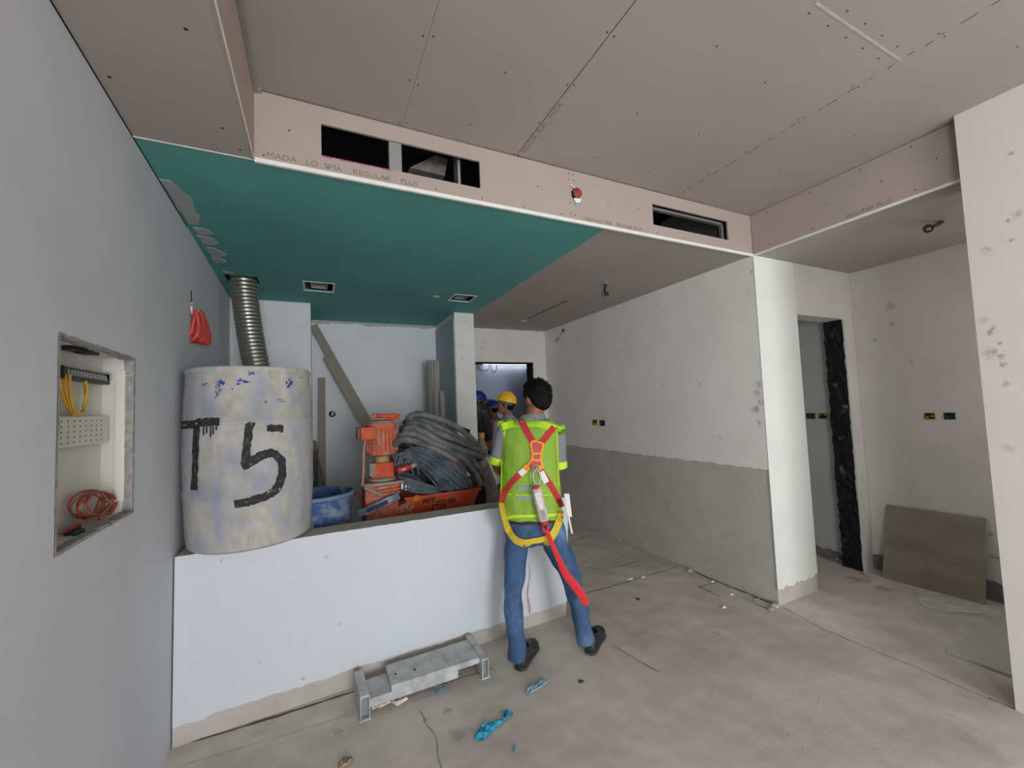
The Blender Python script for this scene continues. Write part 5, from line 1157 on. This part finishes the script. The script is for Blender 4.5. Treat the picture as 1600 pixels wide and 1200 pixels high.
scrap('plastic_scrap', 'bright blue torn plastic scrap on the floor in the foreground', 'plastic scrap', [(741, 1157), (744, 1145), (754, 1133), (770, 1128), (783, 1124), (790, 1127), (778, 1136), (766, 1148), (755, 1158)], tealf, .02, 1)
scrap('plastic_scrap', 'small blue twist of plastic touching the bright blue scrap', 'plastic scrap', [(786, 1127), (785, 1114), (793, 1110), (802, 1114), (800, 1119), (793, 1118), (791, 1127)], tealf, .016, 2)
scrap('plastic_scrap', 'tiny grey blue plastic scrap nearest the bottom of the floor', 'plastic scrap', [(800, 1172), (806, 1166), (809, 1170), (804, 1177)], dtf, .01, 3)
scrap('plastic_scrap', 'grey blue crumpled plastic scrap just in front of the left boot', 'plastic scrap', [(820, 1083), (832, 1072), (845, 1060), (852, 1062), (859, 1068), (848, 1074), (838, 1080), (826, 1087)], dtf, .018, 4)
scrap('paper_scrap', 'pale blue square scrap on the floor under the bench edge', 'paper', [(676, 1073), (698, 1068), (699, 1082), (682, 1088)], mat('pale_blue_paper', srgb(150, 178, 190), .6, .08, 20), .004, 5)
wp = mat('white_crumpled_paper', srgb(214, 212, 204), .7, .08, 20)
scrap('paper_scrap', 'crumpled white paper poking out below the bench front', 'paper', [(607, 1093), (622, 1090), (632, 1086), (638, 1094), (628, 1100), (622, 1106), (612, 1100)], wp, .022, 6)
scrap('paper_scrap', 'cream folded paper strip under the left half of the bench', 'paper', [(577, 1104), (592, 1098), (610, 1093), (612, 1098), (596, 1106), (580, 1110)], mat('cream_paper', srgb(206, 196, 178), .7, .08, 20), .016, 7)
scrap('plastic_film', 'pale plastic film lying on the alcove floor before the leaning tile', 'plastic film', [(1429, 934), (1440, 929), (1478, 931), (1508, 940), (1534, 952), (1534, 960), (1512, 958), (1478, 957), (1462, 951), (1452, 952), (1440, 946)], film, .010, 8)
scrap('dirt_lump', 'yellowish brown flattened lump at the very bottom of the floor', 'debris', [(528, 1196), (536, 1186), (548, 1182), (553, 1188), (542, 1198), (530, 1204)], mat('tan_lump', srgb(150, 132, 106), .9, .2, 40), .02, 9)
scrap('paper_scrap', 'small pale scrap on the chalk line left of the bench', 'paper', [(522, 1147), (530, 1142), (536, 1147), (528, 1151)], mat('pale_green_scrap', srgb(168, 178, 170), .8, .1, 20), .006, 10)
def stone(px, py, r, label, m, seed=1, name='rubble', fl=.4):
    c = at(px, py, 'z', 0); R = random.Random(seed); mb = MB(); mb.ell((c.x, c.y, r*fl*.8), [(r, r*.2, 0), (-r*.2, r*.7, 0), (0, 0, r*fl)], 7, 5)
    mb.v = [tuple(x*1+R.uniform(-.12, .12)*r for x in p) for p in mb.v]; mb.v = [(a, b, max(c_, .0)) for a, b, c_ in mb.v]
    return tag(mb.build(name, m), label, 'rubble')
conc = mat('broken_concrete', srgb(172, 168, 160), .9, .15, 40); whs = mat('white_plaster_chip', srgb(222, 220, 214), .85, .08, 40); brk = mat('dark_stone', srgb(76, 68, 62), .9, .2, 40); yst = mat('yellow_lump', srgb(190, 168, 60), .7, .15, 40)
stone(1212, 949, .045, 'grey rubble lump at the foot of the white wall corner', conc, 1); stone(1205, 954, .03, 'smaller grey chip left of the white wall corner foot', conc, 2, fl=.4)
stone(1182, 938, .028, 'flat grey chip along the foot of the grey plaster', conc, 3, fl=.3); stone(1131, 950, .022, 'white plaster chip out on the open floor', whs, 4)
stone(1113, 910, .022, 'pale chip beside the broken floor edge', whs, 5); stone(1143, 930, .018, 'pale chip at the end of the broken floor edge', whs, 6)
stone(1078, 893, .035, 'grey chip pile where the floor crack meets the wall', conc, 7, fl=.4); stone(1087, 891, .02, 'dark chip beside the chip pile at the wall foot', brk, 8)
stone(997, 937, .020, 'small dark stone on the floor right of the man', brk, 9); stone(968, 844, .022, 'yellow lump at the foot of the long right wall', yst, 10, 'yellow_lump')
stone(1322, 880, .06, 'grey rubble at the threshold of the narrow dark doorway', conc, 11, fl=.3); stone(1310, 875, .04, 'smaller rubble inside the narrow dark doorway', conc, 12, fl=.4)
stone(908, 1066, .016, 'brown stone on the dark floor spot before the man', brk, 13)
stone(985, 905, .03, 'white sliver lying in the longer floor crack', whs, 14, fl=.2); stone(1005, 902, .025, 'second white sliver further along the longer floor crack', whs, 15, fl=.2)
mb = MB(); R = random.Random(41)
for px, py in [(1225, 958), (1245, 968), (1300, 975), (1320, 990), (1432, 1082), (1380, 1110), (1250, 1130), (1236, 1150), (690, 1090), (745, 1075), (725, 1080), (1275, 1000), (1375, 1066), (1330, 1055), (1150, 1080)]+[(R.uniform(900, 1420), R.uniform(920, 1180)) for _ in range(60)]:
    c = at(px, py, 'z', 0); r_ = R.uniform(.002, .006); mb.ell((c.x, c.y, r_*.4), [(r_, 0, 0), (0, r_*.7, 0), (0, 0, r_*.6)], 5, 3)
tag(mb.build('grit', conc, None, False, 0, 'stuff'), 'loose grit specks scattered over the open concrete floor', 'grit')
# ------------------------------------------------------------------ low bench on the floor
bm_ = mat('cement_splashed_aluminium', srgb(188, 191, 190), .6, .10, 9, col2=srgb(166, 167, 164), mixlo=.45, mixhi=.6, mscale=10, bump=.12)
bn = thing('work_bench', 'low grey metal work bench standing on the floor along the white wall', 'bench', (.53, 2.46, 0))
chm = mat('shadowed_channel', srgb(140, 143, 148), .6, .1, 10)  # darker copy of the bench metal, paints shade in the channel's hollow
def beam_end(x, y0, y1, zt, w_, dx):
    """an inverted channel from front (y0) to back (y1)"""
    hx = lambda x0, x1, z0, z1: [(x0, y0, z0), (x1, y0, z0), (x1+dx, y1, z0), (x0+dx, y1, z0), (x0, y0, z1), (x1, y0, z1), (x1+dx, y1, z1), (x0+dx, y1, z1)]
    o = MB().hexa(hx(x-w_, x+w_, zt-.010, zt)).build('end_channel', bm_, bn, False, .002)
    MB().hexa(hx(x-w_, x-w_+.005, .006, zt-.008)).build('side_web', bm_, o); MB().hexa(hx(x+w_-.005, x+w_, .006, zt-.008)).build('side_web', bm_, o)
    MB().box((x-w_-.006, y0-.006, 0), (x+w_+.006, y0+.04, .008)).build('foot_plate', bm_, o)
    MB().box((x-w_+.004, y0+.03, .008), (x+w_-.004, y0+.034, zt-.010)).build('recess_shade_plate', chm, o)
a = at(564, 1128, 'z', 0); b = at(761, 1061, 'z', 0)
beam_end(a.x+.022, a.y, 2.60, .122, .024, -.012); beam_end(b.x-.004, b.y+.01, 2.66, .112, .021, .0)
xl, xr_ = a.x+.047, b.x-.026
c0 = at(611, 1085, 'y', 2.40).x; c1 = at(715, 1058, 'y', 2.40).x
MB().hexa([(xl, 2.40, .060), (c0+.05, 2.40, .060), (c0+.05, 2.57, .060), (xl, 2.56, .060), (xl, 2.40, .080), (c0+.05, 2.40, .080), (c0+.05, 2.57, .080), (xl, 2.56, .080)]).build('low_plank', bm_, bn, False, .002)
MB().hexa([(xl, 2.385, .036), (c1, 2.385, .036), (c1, 2.40, .036), (xl, 2.40, .036), (xl, 2.385, .080), (c1, 2.385, .080), (c1, 2.40, .080), (xl, 2.40, .080)]).build('front_lip', bm_, bn, False, .002)
MB().hexa([(c0, 2.383, .080), (xr_, 2.39, .076), (xr_, 2.61, .076), (c0, 2.585, .080), (c0, 2.383, .114), (xr_, 2.39, .108), (xr_, 2.61, .108), (c0, 2.585, .114)]).build('top_plank', bm_, bn, False, .003)
for px, py in ((618, 1053), (648, 1046)):
    c = at(px, py, 'z', .114); MB().lathe([(.007, 0), (.007, .0008)], (c.x, c.y, .1138), 8).build('nail_hole', gap, bn)
